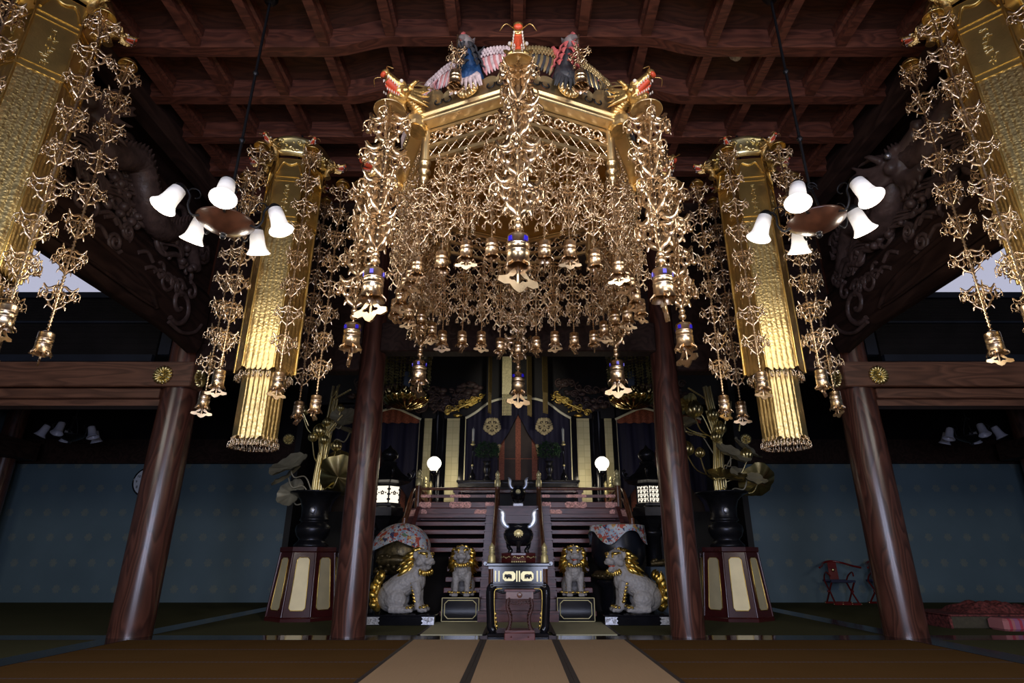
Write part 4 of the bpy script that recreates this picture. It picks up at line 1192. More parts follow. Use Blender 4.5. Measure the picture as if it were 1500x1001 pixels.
AR = [(-1.42, 4.555), (-1.30, 4.62), (-1.10, 4.75), (-.83, 4.965), (-.54, 5.075), (-.26, 5.12), (0, 5.135), (.26, 5.12), (.54, 5.075), (.83, 4.965), (1.10, 4.75), (1.30, 4.62), (1.42, 4.555)]
b = MB(); b.tube(bez([(x, 15.50, z) for x, z in AR], 5), .028, 6, (1.3, .8), up=(0, 1, 0)); o = b.build('arch_trim', M['trimgold']); tag(o, 'pale gilt cusped arch trim over the middle navy curtain', 'arch trim', 'cusped arch trims')
arch = bez([(x, 0, z) for x, z in AR], 8)
def zarch(x):
    for i in range(len(arch) - 1):
        if arch[i][0] <= x <= arch[i+1][0]:
            f = (x - arch[i][0])/max(1e-6, arch[i+1][0] - arch[i][0]); return arch[i][2] + (arch[i+1][2] - arch[i][2])*f
    return 4.55
# board over the arches, with dark carving
b = MB()
xs_ = [-1.42 + .0355*i for i in range(81)]
b.loft([[(x, 15.55, zarch(x)) for x in xs_], [(x, 15.55, 6.7) for x in xs_]], closed=False, smooth=False)
b.box(-5.85, -1.42, 15.56, 15.66, 4.95, 6.7); b.box(1.42, 5.85, 15.56, 15.66, 4.95, 6.7); b.box(-2.66, -1.42, 15.56, 15.66, 4.56, 4.95); b.box(1.42, 2.66, 15.56, 15.66, 4.56, 4.95)
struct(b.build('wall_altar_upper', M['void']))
for s, nm in ((-1, 'left'), (1, 'right')):
    rnd = random.Random(40 + s); b = MB()
    for k in range(130):
        x = s*rnd.uniform(1.0, 4.6); z = 4.78 + rnd.uniform(0, .65) + (.18 if abs(x) < 1.5 else 0) + .25*max(0, abs(x) - 2.7)*.3
        b.sph((x, 15.48, z), rnd.uniform(.05, .11), 7, 5, (1.3, .6, .8))
        if k % 3 == 0: b.tube(spiral((x, 15.42, z), .12, .03, rnd.uniform(0, 6), rnd.uniform(6, 12), 14), .022, 5)
    o = b.build('frieze_carving', M['carve']); tag(o, 'dark carved foliage over the altar arches, %s of the middle' % nm, 'carving', 'dark carved friezes over the altar')
    # gilt scroll at the shoulder of the arch
    b = MB()
    b.tube(bez([(s*1.95, 15.40, 4.70), (s*1.70, 15.36, 4.76), (s*1.45, 15.34, 4.86), (s*1.2, 15.36, 4.98), (s*.98, 15.38, 5.14), (s*.88, 15.4, 5.20)], 6), [.02, .025, .03, .032, .034] + [.034]*20 + [.03, .028, .024, .02, .012, .01], 8)
    for k in range(22):
        f = rnd.random(); x = s*(1.92 - 1.0*f); z = 4.66 + .48*f + rnd.uniform(-.06, .10); r = rnd.uniform(.06, .11)
        b.tube(spiral((x, 15.34, z), r, r*.25, rnd.uniform(0, 6), rnd.uniform(6, 13), 14), .020, 6)
    for k in range(8): b.sph((s*rnd.uniform(1.3, 1.75), 15.33, rnd.uniform(4.68, 4.9)), rnd.uniform(.02, .035), 7, 5)
    b.sph((s*1.62, 15.36, 4.60), .09, 10, 6, (1.4, .5, .5))
    o = b.build('gilt_scroll', M['goldleaf']); tag(o, 'gilt carved cloud scroll climbing the %s shoulder of the middle arch' % nm, 'carving', 'gilt scrolls beside the arch')

# middle curtain: two navy halves drawn apart, with crests
def opening(z):
    if z >= 4.69: return 0
    pts = [(4.69, 0), (4.45, .13), (4.2, .25), (4.0, .38), (3.85, .50), (3.75, .545), (2.85, .545)]
    for (za, xa), (zb_, xb) in zip(pts, pts[1:]):
        if zb_ <= z <= za: f = (za - z)/(za - zb_); return xa + (xb - xa)*f
    return .545
for s, nm in ((-1, 'left'), (1, 'right')):
    t = thing('curtain', 'navy altar curtain half with pale flower crest, drawn to the %s' % nm, 'curtain', (0, 15.58, 0), 0, 'middle navy curtain halves')
    b = MB()
    def fn(u, v):
        x = 1.42*u; zt = zarch(x) - .02; z = 2.75 + (zt - 2.75)*v
        o_ = opening(z); x2 = o_ + (1.42 - o_)*u
        zt = zarch(x2) - .02; z = 2.75 + (zt - 2.75)*v
        return (s*x2, .03*math.sin(14*x2 + 1.5*z) + .02*math.sin(31*x2), z)
    b.grid(fn, 40, 40); b.build('cloth', M['curtain'], t)
    cr = MB(); cx, cz = s*.70, 4.345
    for k in range(5):
        a = R(90 + 72*k)
        # outer flower lobes
        for j in (-1, 0, 1):
            aa = a + R(36) + j*R(17); rr_ = .205 if j == 0 else .19
            cr.sph((cx + rr_*math.cos(aa), -.06, cz + rr_*math.sin(aa)), .052, 8, 5, (1, .25, 1))
        # lance leaves
        q = [(cx + r_*math.cos(a), -.075, cz + r_*math.sin(a)) for r_ in (.02, .07, .13, .19, .235)]
        cr.tube(q, [.012, .036, .042, .030, .004], 6, (1, .35), up=(0, 1, 0))
        a2 = a + R(36); q = [(cx + r_*math.cos(a2), -.065, cz + r_*math.sin(a2)) for r_ in (.02, .06, .11, .15)]
        cr.tube(q, [.008, .02, .02, .004], 6, (1, .35), up=(0, 1, 0))
    cr.build('flower_crest', M['crest'], t)
    kb = MB(); kb.sph((s*.50, -.09, 3.80), .055, 10, 7, (1, .7, 1)); kb.tube([(s*.50, -.08, 3.75), (s*.52, -.07, 3.55)], [.03, .012], 6); kb.build('tie_knot', M['crest'], t)
b = MB(); b.box(-.9, .9, 15.9, 15.93, 2.03, 4.9); hang = b.build('hanging', M['brownhang']); tag(hang, 'brown gauze hanging with orange brocade bands inside the middle arch', 'hanging')
b = MB()
for x in (-.445, 0, .445): b.box(x - .072, x + .072, 15.885, 15.90, 2.03, 4.85)
b.box(-.9, .9, 15.888, 15.9, 3.52, 3.535)
b.build('brocade_bands', M['brocade'], hang)

# side bays
SA = [(2.62, 4.52), (2.96, 4.68), (3.24, 4.80), (3.43, 4.825), (3.67, 4.765), (3.78, 4.715), (3.89, 4.765), (4.13, 4.825), (4.32, 4.80), (4.6, 4.68), (4.94, 4.52)]
for s, nm in ((-1, 'left'), (1, 'right')):
    b = MB(); b.tube(bez([(s*x, 15.50, z) for x, z in SA[:6]], 5), .026, 6, (1.3, .8), up=(0, 1, 0)); b.tube(bez([(s*x, 15.50, z) for x, z in SA[5:]], 5), .026, 6, (1.3, .8), up=(0, 1, 0))
    o = b.build('arch_trim', M['trimgold']); tag(o, 'pale gilt cusped arch trim over the %s side curtain' % nm, 'arch trim', 'cusped arch trims')
    b = MB()
    sp = bez([(x, 0, z) for x, z in SA], 6)
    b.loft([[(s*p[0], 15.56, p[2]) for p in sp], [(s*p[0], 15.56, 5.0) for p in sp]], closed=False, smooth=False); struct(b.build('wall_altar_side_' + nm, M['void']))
    b = MB()
    n = len(sp)
    b.loft([[(s*p[0], 15.55 + .012*math.sin(i*1.3), p[2] - .02) for i, p in enumerate(sp)], [(s*p[0], 15.55 + .02*math.sin(i*1.3), 4.50) for i, p in enumerate(sp)], [(s*p[0], 15.55 + .02*math.sin(i*1.3), 4.455 - .035*abs(math.sin(p[0]*13))) for i, p in enumerate(sp)]], closed=False)
    o = b.build('valance', M['brocade']); tag(o, 'orange brocade valance under the %s side arch' % nm, 'valance', 'orange valances')
    t = thing('curtain', 'plain navy curtain of the %s side bay, parted low in the middle' % nm, 'curtain', (0, 15.62, 0), 0, 'side navy curtains')
    b = MB()
    for hs in (-1, 1):
        def fn(u, v, hs=hs):
            z = 2.0 + 2.5*v
            o_ = 0 if z > 4.0 else (4.0 - z)*.42 if z > 3.3 else .294 + (3.3 - z)*.75
            o_ = min(o_, 1.05); x = 3.78 + hs*(o_ + (1.16 - o_)*u)
            return (s*x, .03*math.sin(13*x + z) + .012*math.sin(37*x), z)
        b.grid(fn, 24, 24)
    b.build('cloth', M['curtain'], t)
    b = MB(); b.box(*sorted((s*2.7, s*4.9)), 15.9, 15.93, 1.98, 4.4); o = b.build('hanging', M['brownhang']); tag(o, 'brown gauze hanging with orange bands inside the %s side bay' % nm, 'hanging', 'side hangings')
    b = MB()
    for x in (3.05, 3.42, 3.78, 4.14, 4.5): b.box(s*x - .07, s*x + .07, 15.885, 15.9, 1.98, 4.35)
    b.build('brocade_bands', M['brocade'], o)

# hanging gilt braid strips
for x, rz, w, zb, lb in ((-.28, 0, .235, 4.26, 'lit gilt braid strip hanging in front of the middle arch'), (.28, 62, .235, 4.24, 'shaded gilt braid strip hanging right of the middle bell'), (.67, 50, .20, 4.31, 'shaded gilt braid strip at the right shoulder of the arch'), (-.70, 72, .20, 4.31, 'thin gilt braid strip at the left shoulder of the arch')):
    t = thing('braid_strip', lb, 'hanging ornament', (x, 14.0, zb), R(rz), 'gilt braid strips')
    b = MB(); b.box(-w/2, w/2, -.012, .012, .55, 2.2); b.build('band', M['goldbraid' if x == -.28 else 'goldbraid_shaded'], t)
    b = MB(); n = 7
    for i in range(n):
        xx_ = -w/2 + w*(i + .5)/n
        b.tube([(xx_, 0, .58 - .04*j) for j in range(15)], [.011 if j % 2 else .015 for j in range(15)], 5)
    b.build('fringe', M['goldbraid' if x == -.28 else 'goldbraid_shaded'], t)

# lotus-bowl chandeliers
def lotus_bowl(label, x):
    t = thing('lotus_lamp', label, 'hanging lamp', (x, 12.2, 4.0), 0, 'gilt lotus lamps')
    b = MB()
    for row, (n, r0, r1, z0, z1, w) in enumerate(((16, .10, .52, .02, .30, .085), (16, .09, .43, .05, .38, .08), (12, .06, .30, .08, .42, .07))):
        for k in range(n):
            a = 2*PI*(k + .5*row)/n; ca, sa = math.cos(a), math.sin(a)
            def fn(u, v):
                r = r0 + (r1 - r0)*math.sin(v*PI/2)**.9; z = z0 + (z1 - z0)*v**1.9
                ww = w*math.sin(PI*min(.999, .12 + .80*v))**.7*(1.4 if v < .7 else 1.4*(1 - ((v - .7)/.3)**2*.85))
                d = (u - .5)*2
                r2 = r - .03*d*d; z2 = z + .04*d*d
                return (r2*ca - d*ww*sa, r2*sa + d*ww*ca, z2)
            b.grid(fn, 6, 9)
    b.lathe([(.001, -.01), (.06, 0), (.11, .03), (.10, .05)], 20)
    b.build('lotus_petals', M['mirrorbrass'], t)
    b = MB(); b.lathe([(.001, .36), (.10, .35), (.16, .30), (.18, .24), (.10, .2)], 20); b.build('seed_pod', M['mirrorbrass'], t)
    b = MB(); rnd = random.Random(5)
    for k in range(34):
        a = 2*PI*k/34 + rnd.uniform(-.05, .05); r = rnd.uniform(.40, .52); zz = 1.15
        zb = .50 + rnd.uniform(0, .12)
        x_, y_ = r*math.cos(a), r*math.sin(a); n = 9
        b.tube([(x_, y_, zz), (x_, y_, zb)], .004, 4)
        for i in range(n):
            z = zb + (zz - zb)*i/n
            b.sph((x_, y_, z), .017, 6, 4)
            for d in (-1, 1): b.tube([(x_, y_, z + .03), (x_ + .03*d*math.sin(a + i), y_ + .03*d*math.cos(a), z - .01)], [.004, .014], 4, (1, .5))
    b.build('bead_curtain', M['leafgold'], t)
    b = MB(); b.lathe([(.06, .45), (.075, .5), (.075, .8), (.06, .82)], 16); b.build('glass_chimney', M['smoked_blue'], t)
    b = MB(); b.lathe([(.02, 1.14), (.30, 1.15), (.54, 1.18), (.52, 1.24), (.2, 1.32), (.02, 1.34)], 24); b.build('top_ring', M['bronze'], t)
    b = MB(); b.cyl((0, 0, 1.3), (0, 0, 2.6), .02, 8); b.cyl((0, 0, .3), (0, 0, .5), .05, 10); b.build('hanging_rod', M['iron'], t)
M['leafgold'] = mat('green_gold_beads', (.42, .38, .16), .3, .8, .4, 30)
M['smoked_blue'] = mat('blue_grey_glass', (.13, .18, .26), .25, 0, .1, 6)
lotus_bowl('gilt lotus bowl lamp with bead curtain hanging left of the middle arch', -2.42)
lotus_bowl('gilt lotus bowl lamp with bead curtain hanging right of the middle arch', 2.46)

# globe lamps on the landing
for s, nm in ((-1, 'left'), (1, 'right')):
    t = thing('globe_lamp', 'round white paper globe lamp on a black stand, %s end of the altar landing' % nm, 'lamp', (s*1.98, 13.9, 2.03), 0, 'globe lamps on the landing')
    b = MB(); b.lathe([(.05*1.2, .905), (.10, .92)] + [(.168*math.sin(R(a)), 1.075 - .155*math.cos(R(a))) for a in range(35, 150, 8)] + [(.06, 1.225)], 28, fl=lambda r, a, z: r*(1 + .004*math.sin(z*260))); b.build('globe', M['globe'] if 'globe' in M else M.setdefault('globe', emis('lit_paper_globe', (1, .93, .80), 1.5)), t)
    b = MB(); b.lathe([(.11, 0), (.11, .02), (.04, .05), (.018, .10), (.018, .78), (.03, .80), (.07, .84), (.075, .90), (.03, .905)], 18); b.lathe([(.04, 1.22), (.055, 1.225), (.04, 1.245), (.002, 1.25)], 14); b.build('stand', M['black'], t)
    L_ = bpy.data.lights.new('globe_glow', 'POINT'); L_.energy = 14; L_.color = (1, .86, .62); L_.shadow_soft_size = .17
    lo = bpy.data.objects.new('globe_glow', L_); COL.objects.link(lo); lo.location = (s*1.98, 13.9 + .0, 2.80 + .0)
    lo.location = (s*1.82, 14.12, 3.05)

# altar table with candlesticks and evergreen vases
t = thing('altar_table', 'long black lacquer altar table with stepped top under the middle arch', 'table', (0, 14.85, 2.03))
b = MB(); b.box(-1.5, 1.5, -.38, .40, .70, .76, bev=.012); b.box(-1.44, 1.44, -.34, .36, .60, .70); b.build('top', M['black'], t)
b = MB(); b.box(-1.36, 1.36, -.30, .32, .02, .60); b.build('body', M['void'], t)
b = MB(); b.box(-1.56, 1.56, -.52, -.30, .44, .52, bev=.01); b.build('front_shelf', M['redlac'], t)
for s in (-1, 1):
    b = MB(); b.tube([(s*1.42, -.42, .45), (s*1.46, -.44, .25), (s*1.38, -.40, .0)], [.06, .05, .07], 8); b.build('leg', M['black'], t)
for s, nm in ((-1, 'left'), (1, 'right')):
    t = thing('candlestick', 'tall slim black candlestick with white candle, %s side of the altar table' % nm, 'candlestick', (s*1.13, 14.62, 2.79), 0, 'candlesticks on the altar table')
    b = MB(); b.lathe([(.10, 0), (.10, .02), (.07, .05), (.085, .10), (.06, .16), (.03, .20), (.022, .30), (.036, .34), (.036, .40), (.02, .44), (.018, .70), (.03, .74), (.02, .78), (.018, .86)], 18); b.build('stem', M['black'], t)
    b = MB(); b.lathe([(.02, .86), (.06, .885), (.062, .90), (.03, .90), (.035, .96), (.03, .97)], 16); b.sph((0, -.03, .37), .03, 8, 6); b.build('drip_pan', M['brass_pale'], t)
    b = MB(); b.lathe([(.022, .90), (.034, 1.25), (.030, 1.29), (.004, 1.30), (.003, 1.33)], 12); b.build('candle', M['candle'], t)
    t = thing('evergreen_vase', 'dark vase with a round mass of evergreen leaves, %s side of the altar table' % nm, 'vase', (s*.77, 14.62, 2.79), 0, 'evergreen vases on the altar table')
    b = MB(); b.lathe([(.10, 0), (.10, .03), (.05, .08), (.06, .16), (.10, .26), (.09, .34), (.06, .40), (.11, .47), (.10, .475), (.04, .42)], 20); b.build('pot', M['bronze'], t)
    b = MB(); rnd = random.Random(8)
    for k in range(520):
        a = rnd.uniform(0, 6.283); h = rnd.uniform(-.5, 1); rr_ = rnd.uniform(.72, 1.0)
        c = Vector((.30*rr_*math.cos(a)*math.sqrt(max(0, 1 - h*h*.8)), .26*rr_*math.sin(a)*math.sqrt(max(0, 1 - h*h*.8)), .70 + .26*h*rr_))
        d = Vector((rnd.uniform(-1, 1), rnd.uniform(-1, 1), rnd.uniform(-.4, 1))).normalized()*.055
        b.tube([tuple(c), tuple(c + d*.5), tuple(c + d)], [.004, .022, .002], 4, (1, .25))
    b.build('foliage', M['leafgreen'], t)
# small incense burner at the head of the steps
def burner(label, loc, sc, base='silver'):
    t = thing('incense_burner', label, 'incense burner', loc, 0)
    k = sc
    b = MB()
    b.lathe([(.001, .10), (.10, .10), (.16, .14), (.205, .22), (.215, .29), (.19, .36), (.15, .40), (.145, .425), (.175, .44), (.178, .455), (.14, .455), (.13, .40)], 32)
    b.build('bowl', M['black'] if sc > .9 else M['bronze'], t)
    for i in range(3):
        a = R(-90 + 120*i); b = MB()
        b.tube(bez([(.15*math.cos(a), .15*math.sin(a), .16), (.165*math.cos(a), .165*math.sin(a), .09), (.13*math.cos(a), .13*math.sin(a), .045), (.14*math.cos(a), .14*math.sin(a), 0)], 4), [.06, .05, .04, .035] + [.03]*5 + [.035, .035, .035, .035], 8); b.build('leg', M['black'], t)
    for s in (-1, 1):
        b = MB()
        b.tube(bez([(s*.14, 0, .40), (s*.185, 0, .425), (s*.225, 0, .50), (s*.225, 0, .60), (s*.245, 0, .675), (s*.285, 0, .70)], 5), [.034, .036, .038, .040, .042, .044, .045] + [.046]*10 + [.044, .040, .034, .026, .018, .010, .005, .004, .004][:9], 7, (1, .5), up=(0, 1, 0))
        b.build('handle', M['silverblue'], t)
    b = MB(); 
    b.M = Matrix.Translation((0, -.205, .29)) @ Matrix.Rotation(R(12), 4, 'X'); cm_ = rosette_mb(.068, 12, .02); b.merge(cm_); b.M = None
    b.sph((0, -.21, .29), .045, 10, 6, (1, .4, 1)); b.build('crest', M['brass_pale'], t)
    if sc != 1: t.scale = (sc,)*3
    return t
M['silverblue'] = mat('pale_silver_handle', (.62, .68, .82), .3, .6, .1, 9)
t = burner('small dark incense burner on a silver stand at the head of the altar steps', (0, 13.30, 2.14), .80)
b = MB(); b.box(-.14, .14, -.10, .10, -.11/.80, .0, bev=.012); b.build('stand', M['silver'], t)
# ------------------------------------------------------------------ runner mats
def mat_thing(x0, x1, y0, y1, m, label, lb=True, rb=True):
    b = MB(); b.box(x0, x1, y0, y1, .0, .012); b.mi = 1
    if lb: b.box(x0 - .0, x0 + .045, y0, y1, .0, .0135)
    if rb: b.box(x1 - .045, x1, y0, y1, .0, .0135)
    o = b.build('tatami_mat', [m, M['border']]); tag(o, label, 'mat', 'pale mats on the middle aisle of the floor')
mat_thing(-1.40, -.452, 3.0, 8.46, M['runner'], 'long beige runner mat on the floor, left of the middle one')
mat_thing(-.450, .480, 3.0, 8.46, M['runner'], 'long beige runner mat on the floor leading to the black offering table')
mat_thing(.482, 1.42, 3.0, 8.46, M['runner'], 'long beige runner mat on the floor, right of the middle one')
mat_thing(-1.40, -.452, 9.0, 10.68, M['runner_back'], 'pale mat in front of the lion box left of the offering table')
mat_thing(-.450, .480, 9.27, 10.68, M['runner_back'], 'pale mat behind the black offering table')
mat_thing(.482, 1.42, 9.0, 10.68, M['runner_back'], 'pale mat in front of the lion box right of the offering table')

# ------------------------------------------------------------------ offering table, stool, burner
t = thing('offering_table', 'black lacquer offering table with gilt animal panels in front of the altar steps', 'table', (0, 8.93, 0))
b = MB(); b.box(-.46, .46, -.28, .30, .895, .945, bev=.012); b.box(-.41, .41, -.25, .27, .865, .895)
for s in (-1, 1): b.cyl((s*.455, -.28, .935), (s*.455, .30, .935), .026, 10)
b.build('tabletop', M['black'], t)
b = MB(); b.box(-.345, .345, -.22, .26, .67, .868); b.box(-.39, .39, -.26, .30, .635, .675, bev=.008); b.build('drawer_case', M['black'], t)
for s in (-1, 1):
    b = MB(); c = s*.125
    w, h = .088, .062; oc = [(-w + .03, -h), (w - .03, -h), (w, -h + .03), (w, h - .03), (w - .03, h), (-w + .03, h), (-w, h - .03), (-w, -h + .03)]
    b.prism([(c + x, .77 + z) for x, z in oc], 'y', -.228, -.219); p = b.build('gilt_panel', M['brass_pale'], t)
    b = MB()
    b.sph((c, -.23, .775), .03, 10, 6, (1.3, .25, .75)); b.sph((c + s*.045, -.23, .778), .02, 8, 6, (1, .3, 1)); b.tube([(c + s*.055, -.23, .77), (c + s*.062, -.23, .745)], .007, 5)
    for q in (-.03, -.012, .018, .032): b.tube([(c + s*q, -.23, .77), (c + s*q, -.23, .738)], .008, 5)
    b.build('animal_relief', M['bronze'], p)
b = MB()
for x in (-.315, -.265, .265, .315, -.018, .018): b.box(x - .009, x + .009, -.224, -.218, .70, .84)
b.build('gilt_bars', M['brass_pale'], t)
for sx in (-1, 1):
    for sy in (-1, 1):
        b = MB(); y = -.22 if sy < 0 else .25
        q = bez([(sx*.33, y, .64), (sx*.385, y, .60), (sx*.385, y, .42), (sx*.375, y, .25), (sx*.37, y, .14), (sx*.33, y, .08), (sx*.31, y, .10)], 5)
        b.tube(q, [.05, .055, .06, .06, .058] + [.055]*21 + [.05, .045, .035, .025, .01], 8, (1, .9), up=(0, 1, 0))
        l = b.build('leg', M['black'], t)
        if sy < 0:
            b = MB(); b.tube(bez([(sx*.22, y - .05, .615), (sx*.31, y - .055, .60), (sx*.325, y - .06, .50), (sx*.318, y - .06, .32), (sx*.31, y - .06, .18), (sx*.285, y - .055, .11)], 5), .0075, 5)
            for k in range(4): b.sph((sx*(.305 - .006*k), y - .06, .30 - .05*k), .016, 7, 5, (1, .6, 1.3))
            b.build('gilt_edge', M['goldleaf'], l)
b = MB(); b.box(-.41, .41, -.32, .30, .0, .07, bev=.01); b.build('base_board', M['black'], t)
b = MB(); b.box(-.30, .30, -.235, -.20, .575, .64); b.tube(bez([(-.30, -.24, .59), (-.2, -.24, .56), (-.1, -.24, .60), (0, -.24, .57), (.1, -.24, .60), (.2, -.24, .56), (.30, -.24, .59)], 4), .015, 6); b.build('apron', M['black'], t)

t = thing('incense_stool', 'small carved wooden stool standing in front of the black offering table', 'stool', (.02, 8.52, 0))
b = MB(); b.box(-.205, .205, -.12, .13, .585, .615, bev=.006); b.build('top', M['stair'], t)
b = MB(); b.box(-.18, .18, -.10, .11, .50, .585); b.sph((0, -.102, .545), .035, 12, 6, (1, .15, 1)); b.build('apron', M['rail'], t)
b = MB()
for k in range(9):
    x = -.16 + .04*k; b.tube(spiral((x, -.09, .46), .03, .008, k, k + 6, 12), .010, 5)
b.build('carved_frieze', M['carvered'] if 'carvered' in M else M.setdefault('carvered', mat('carved_red_brown', (.075, .028, .024), .4, 0, .3, 10)), t)
for sx in (-1, 1):
    for sy in (-1, 1):
        b = MB(); y = -.09 if sy < 0 else .10
        q = bez([(sx*.15, y, .50), (sx*.165, y, .40), (sx*.125, y, .28), (sx*.135, y, .17), (sx*.165, y, .11)], 6)
        b.tube(q, .022, 7)
        for i in range(0, len(q), 2): b.sph((q[i][0] - sx*.012, y - .012*(1 if sy < 0 else -1), q[i][2]), .017, 6, 5)
        b.build('leg', M['carvered'], t)
b = MB(); b.box(-.20, .20, -.13, .14, 0.0, .10, bev=.01); b.box(-.19, .19, -.12, .13, .10, .125)
for x in (-.11, .11): b.sph((x, -.132, .05), .012, 6, 4)
b.build('plinth', M['stair'], t)
b = MB(); b.lathe([(.20, 0), (.255, .0), (.262, .03), (.25, .07), (.262, .10), (.262, .125), (.2, .135), (.001, .135)], 8, a0=PI/8, smooth=False)
b.mi = 1
for k in range(8):
    a = k*PI/4 + 0
    for j in (-1, 0, 1):
        a2 = a + j*.22; r = .245/math.cos(j*.22) if abs(j) < 2 else .25
        b.tube([(r*math.cos(a2) - .02*math.sin(a2), r*math.sin(a2) + .02*math.cos(a2), .07), (r*math.cos(a2), r*math.sin(a2), .085 if j else .055), (r*math.cos(a2) + .02*math.sin(a2), r*math.sin(a2) - .02*math.cos(a2), .07)], .006, 4)
for k in range(7): b.sph((-.09 + .03*k, -.245, .012), .012, 6, 4)
o = b.build('burner_stand', [M['redlac'], M['brass_pale']], loc=(.005, 8.95, .945)); tag(o, 'red lacquer octagonal stand under the large incense burner', 'stand')
t = burner('large black incense burner with tall silver handles on the offering table', (.005, 8.95, 1.08), 1.0); t.scale = (1.02, 1.02, .87)

# ------------------------------------------------------------------ guardian lions
def stone_mat():
    m, t, b = nt('grey_scaled_stone')
    co = objco(t)
    v = node(t, 'ShaderNodeTexVoronoi', {'Vector': co, 'Scale': 19.0})
    n = node(t, 'ShaderNodeTexNoise', {'Vector': co, 'Scale': 9.0, 'Detail': 4}).outputs[0]
    t.links.new(mixc(t, n, (.28, .265, .26), (.50, .475, .46)), b.inputs['Base Color'])
    bp = node(t, 'ShaderNodeBump', {'Height': v.outputs[0], 'Strength': .6, 'Distance': .02}, invert=True); t.links.new(bp.outputs[0], b.inputs['Normal'])
    b.inputs['Roughness'].default_value = .5
    return m
M['lionstone'] = stone_mat()
def lion(label, loc, rz, sc, turn, op, group):
    t = thing('lion_statue', label, 'lion statue', loc, rz, group)
    b = MB()
    b.sph((-.24, 0, .24), .235, 18, 12, (.95, .85, 1))
    b.tube([(-.26, 0, .28), (-.10, 0, .40), (.06, 0, .50), (.18, 0, .56)], [.215, .215, .20, .185], 16)
    b.sph((.19, 0, .50), .185, 16, 10, (.9, .92, 1.1))
    T = Matrix.Translation((.24, 0, .72)) @ Matrix.Rotation(turn, 4, 'Z') @ Matrix.Scale(1.10, 4)
    b.tube([(.16, 0, .58), (.22, 0, .68), tuple(T @ Vector((.05, 0, .10)))], [.17, .15, .13], 14)
    for s in (-1, 1):
        b.tube([(.19, s*.115, .48), (.235, s*.125, .34), (.25, s*.125, .20), (.27, s*.125, .06)], [.10, .078, .060, .064], 12)
        b.sph((.33, s*.125, .052), .074, 12, 8, (1.25, .95, .72))
        for j in (-1, 0, 1): b.sph((.40, s*.125 + j*.042, .042), .034, 8, 6, (1.1, .9, 1))
        b.sph((-.12, s*.165, .21), .165, 14, 10, (1.15, .62, 1))
        b.tube([(-.22, s*.20, .06), (-.05, s*.205, .05), (.06, s*.205, .05)], [.06, .06, .055], 10)
        b.sph((.10, s*.205, .052), .07, 12, 8, (1.25, .9, .75))
        for j in (-1, 0, 1): b.sph((.165, s*.205 + j*.038, .04), .03, 8, 6)
    b.M = T
    b.sph((.08, 0, .13), .150, 18, 12, (1.05, .95, .95))
    for i in range(5):
        for j in range(-2, 3): b.sph((-.03 + .045*i, j*.05, .255 - .018*abs(j) - .05*abs(i - 2)*.5), .034, 8, 6)
    b.sph((.205, 0, .085), .088, 14, 9, (1, 1.0, .72))
    b.sph((.265, 0, .112), .040, 10, 7, (1, 1.3, .8))
    for s in (-1, 1):
        b.sph((.185, s*.062, .165), .042, 10, 7, (1.1, 1, .7))
        b.sph((.235, s*.055, .075), .045, 10, 7, (1, .9, .9))
        b.sph((.10, s*.115, .07), .06, 10, 7)
        b.sph((.02, s*.145, .19), .045, 10, 7, (.7, .5, 1.2))
    jz = -.035 if op else .0
    b.tube([(.08, 0, .02), (.16, 0, .0 + jz), (.235, 0, .012 + jz)], [.075, .062, .045], 10, (1.1, .8))
    b.M = None
    body = blob('body', b, .0125, M['lionstone'], t, 3)
    # gilt mane, brows, beard, tail, leg tufts
    g = MB(); rnd = random.Random(17)
    def tuft(p, d, L, r, curl=0.0):
        p = Vector(p); d = Vector(d).normalized(); sd = d.cross(Vector((0, 0, 1)))
        if sd.length < .1: sd = Vector((1, 0, 0))
        sd.normalize(); q = []
        for i in range(6):
            f = i/5; q.append(tuple(p + d*(L*f) + sd*(curl*math.sin(PI*f)) + Vector((0, 0, -.15*L*f*f))))
        g.tube(q, [r*.7, r*1.15, r*1.2, r, r*.65, r*.08], 6)
    for ring_, (dx, rr, zz, L) in enumerate(((.00, .150, .13, .15), (-.035, .165, .09, .18), (-.06, .16, .02, .22), (-.05, .15, -.05, .24))):
        for k in range(11):
            a = R(-125 + 25*k)
            p = T @ Vector((dx, rr*math.sin(a), zz + rr*math.cos(a)*.95)); d = T.to_3x3() @ Vector((-.75, .75*math.sin(a), .55*math.cos(a) - .55))
            tuft(p, d, L*rnd.uniform(.9, 1.25), .040, rnd.uniform(-.05, .05))
    for k in range(9):
        a = R(-80 + 20*k); p = T @ Vector((.13, .115*math.sin(a), -.02 - .03*math.cos(a))); tuft(p, T.to_3x3() @ Vector((.35, .6*math.sin(a), -1)), .085, .024, rnd.uniform(-.02, .02))
    g.build('mane', M['goldleaf'], t)
    g = MB()
    for s in (-1, 1):
        q = [T @ Vector((.19, s*.02, .175)), T @ Vector((.215, s*.055, .195)), T @ Vector((.18, s*.11, .205)), T @ Vector((.12, s*.135, .215))]
        g.tube([tuple(x) for x in q], [.015, .026, .026, .006], 7)
        for k in range(5):
            p = T @ Vector((.205 - .02*k, s*(.04 + .022*k), .20)); tuft(p, T.to_3x3() @ Vector((-.2, s*.5, 1)), .05, .014)
        p = T @ Vector((.222, s*.062, .158)); g.sph(tuple(p), .020, 8, 6)
    g.build('brows', M['goldleaf'], t)
    g = MB()
    for s in (-1, 1):
        for k in range(6):
            z = .44 - .055*k; tuft((.185 + .012*k, s*.155, z), (-.5, s*.35, .35), .085, .024, .02)
        for k in range(5):
            a = R(-80 + 40*k); tuft((.30 + .07*math.cos(a), s*.125 + .075*math.sin(a), .095), (math.cos(a), math.sin(a), -.2), .045, .022)
            tuft((.09 + .06*math.cos(a), s*.205 + .07*math.sin(a), .095), (math.cos(a), math.sin(a), -.2), .045, .020)
    g.build('leg_tufts', M['goldleaf'], t)
    g = MB()
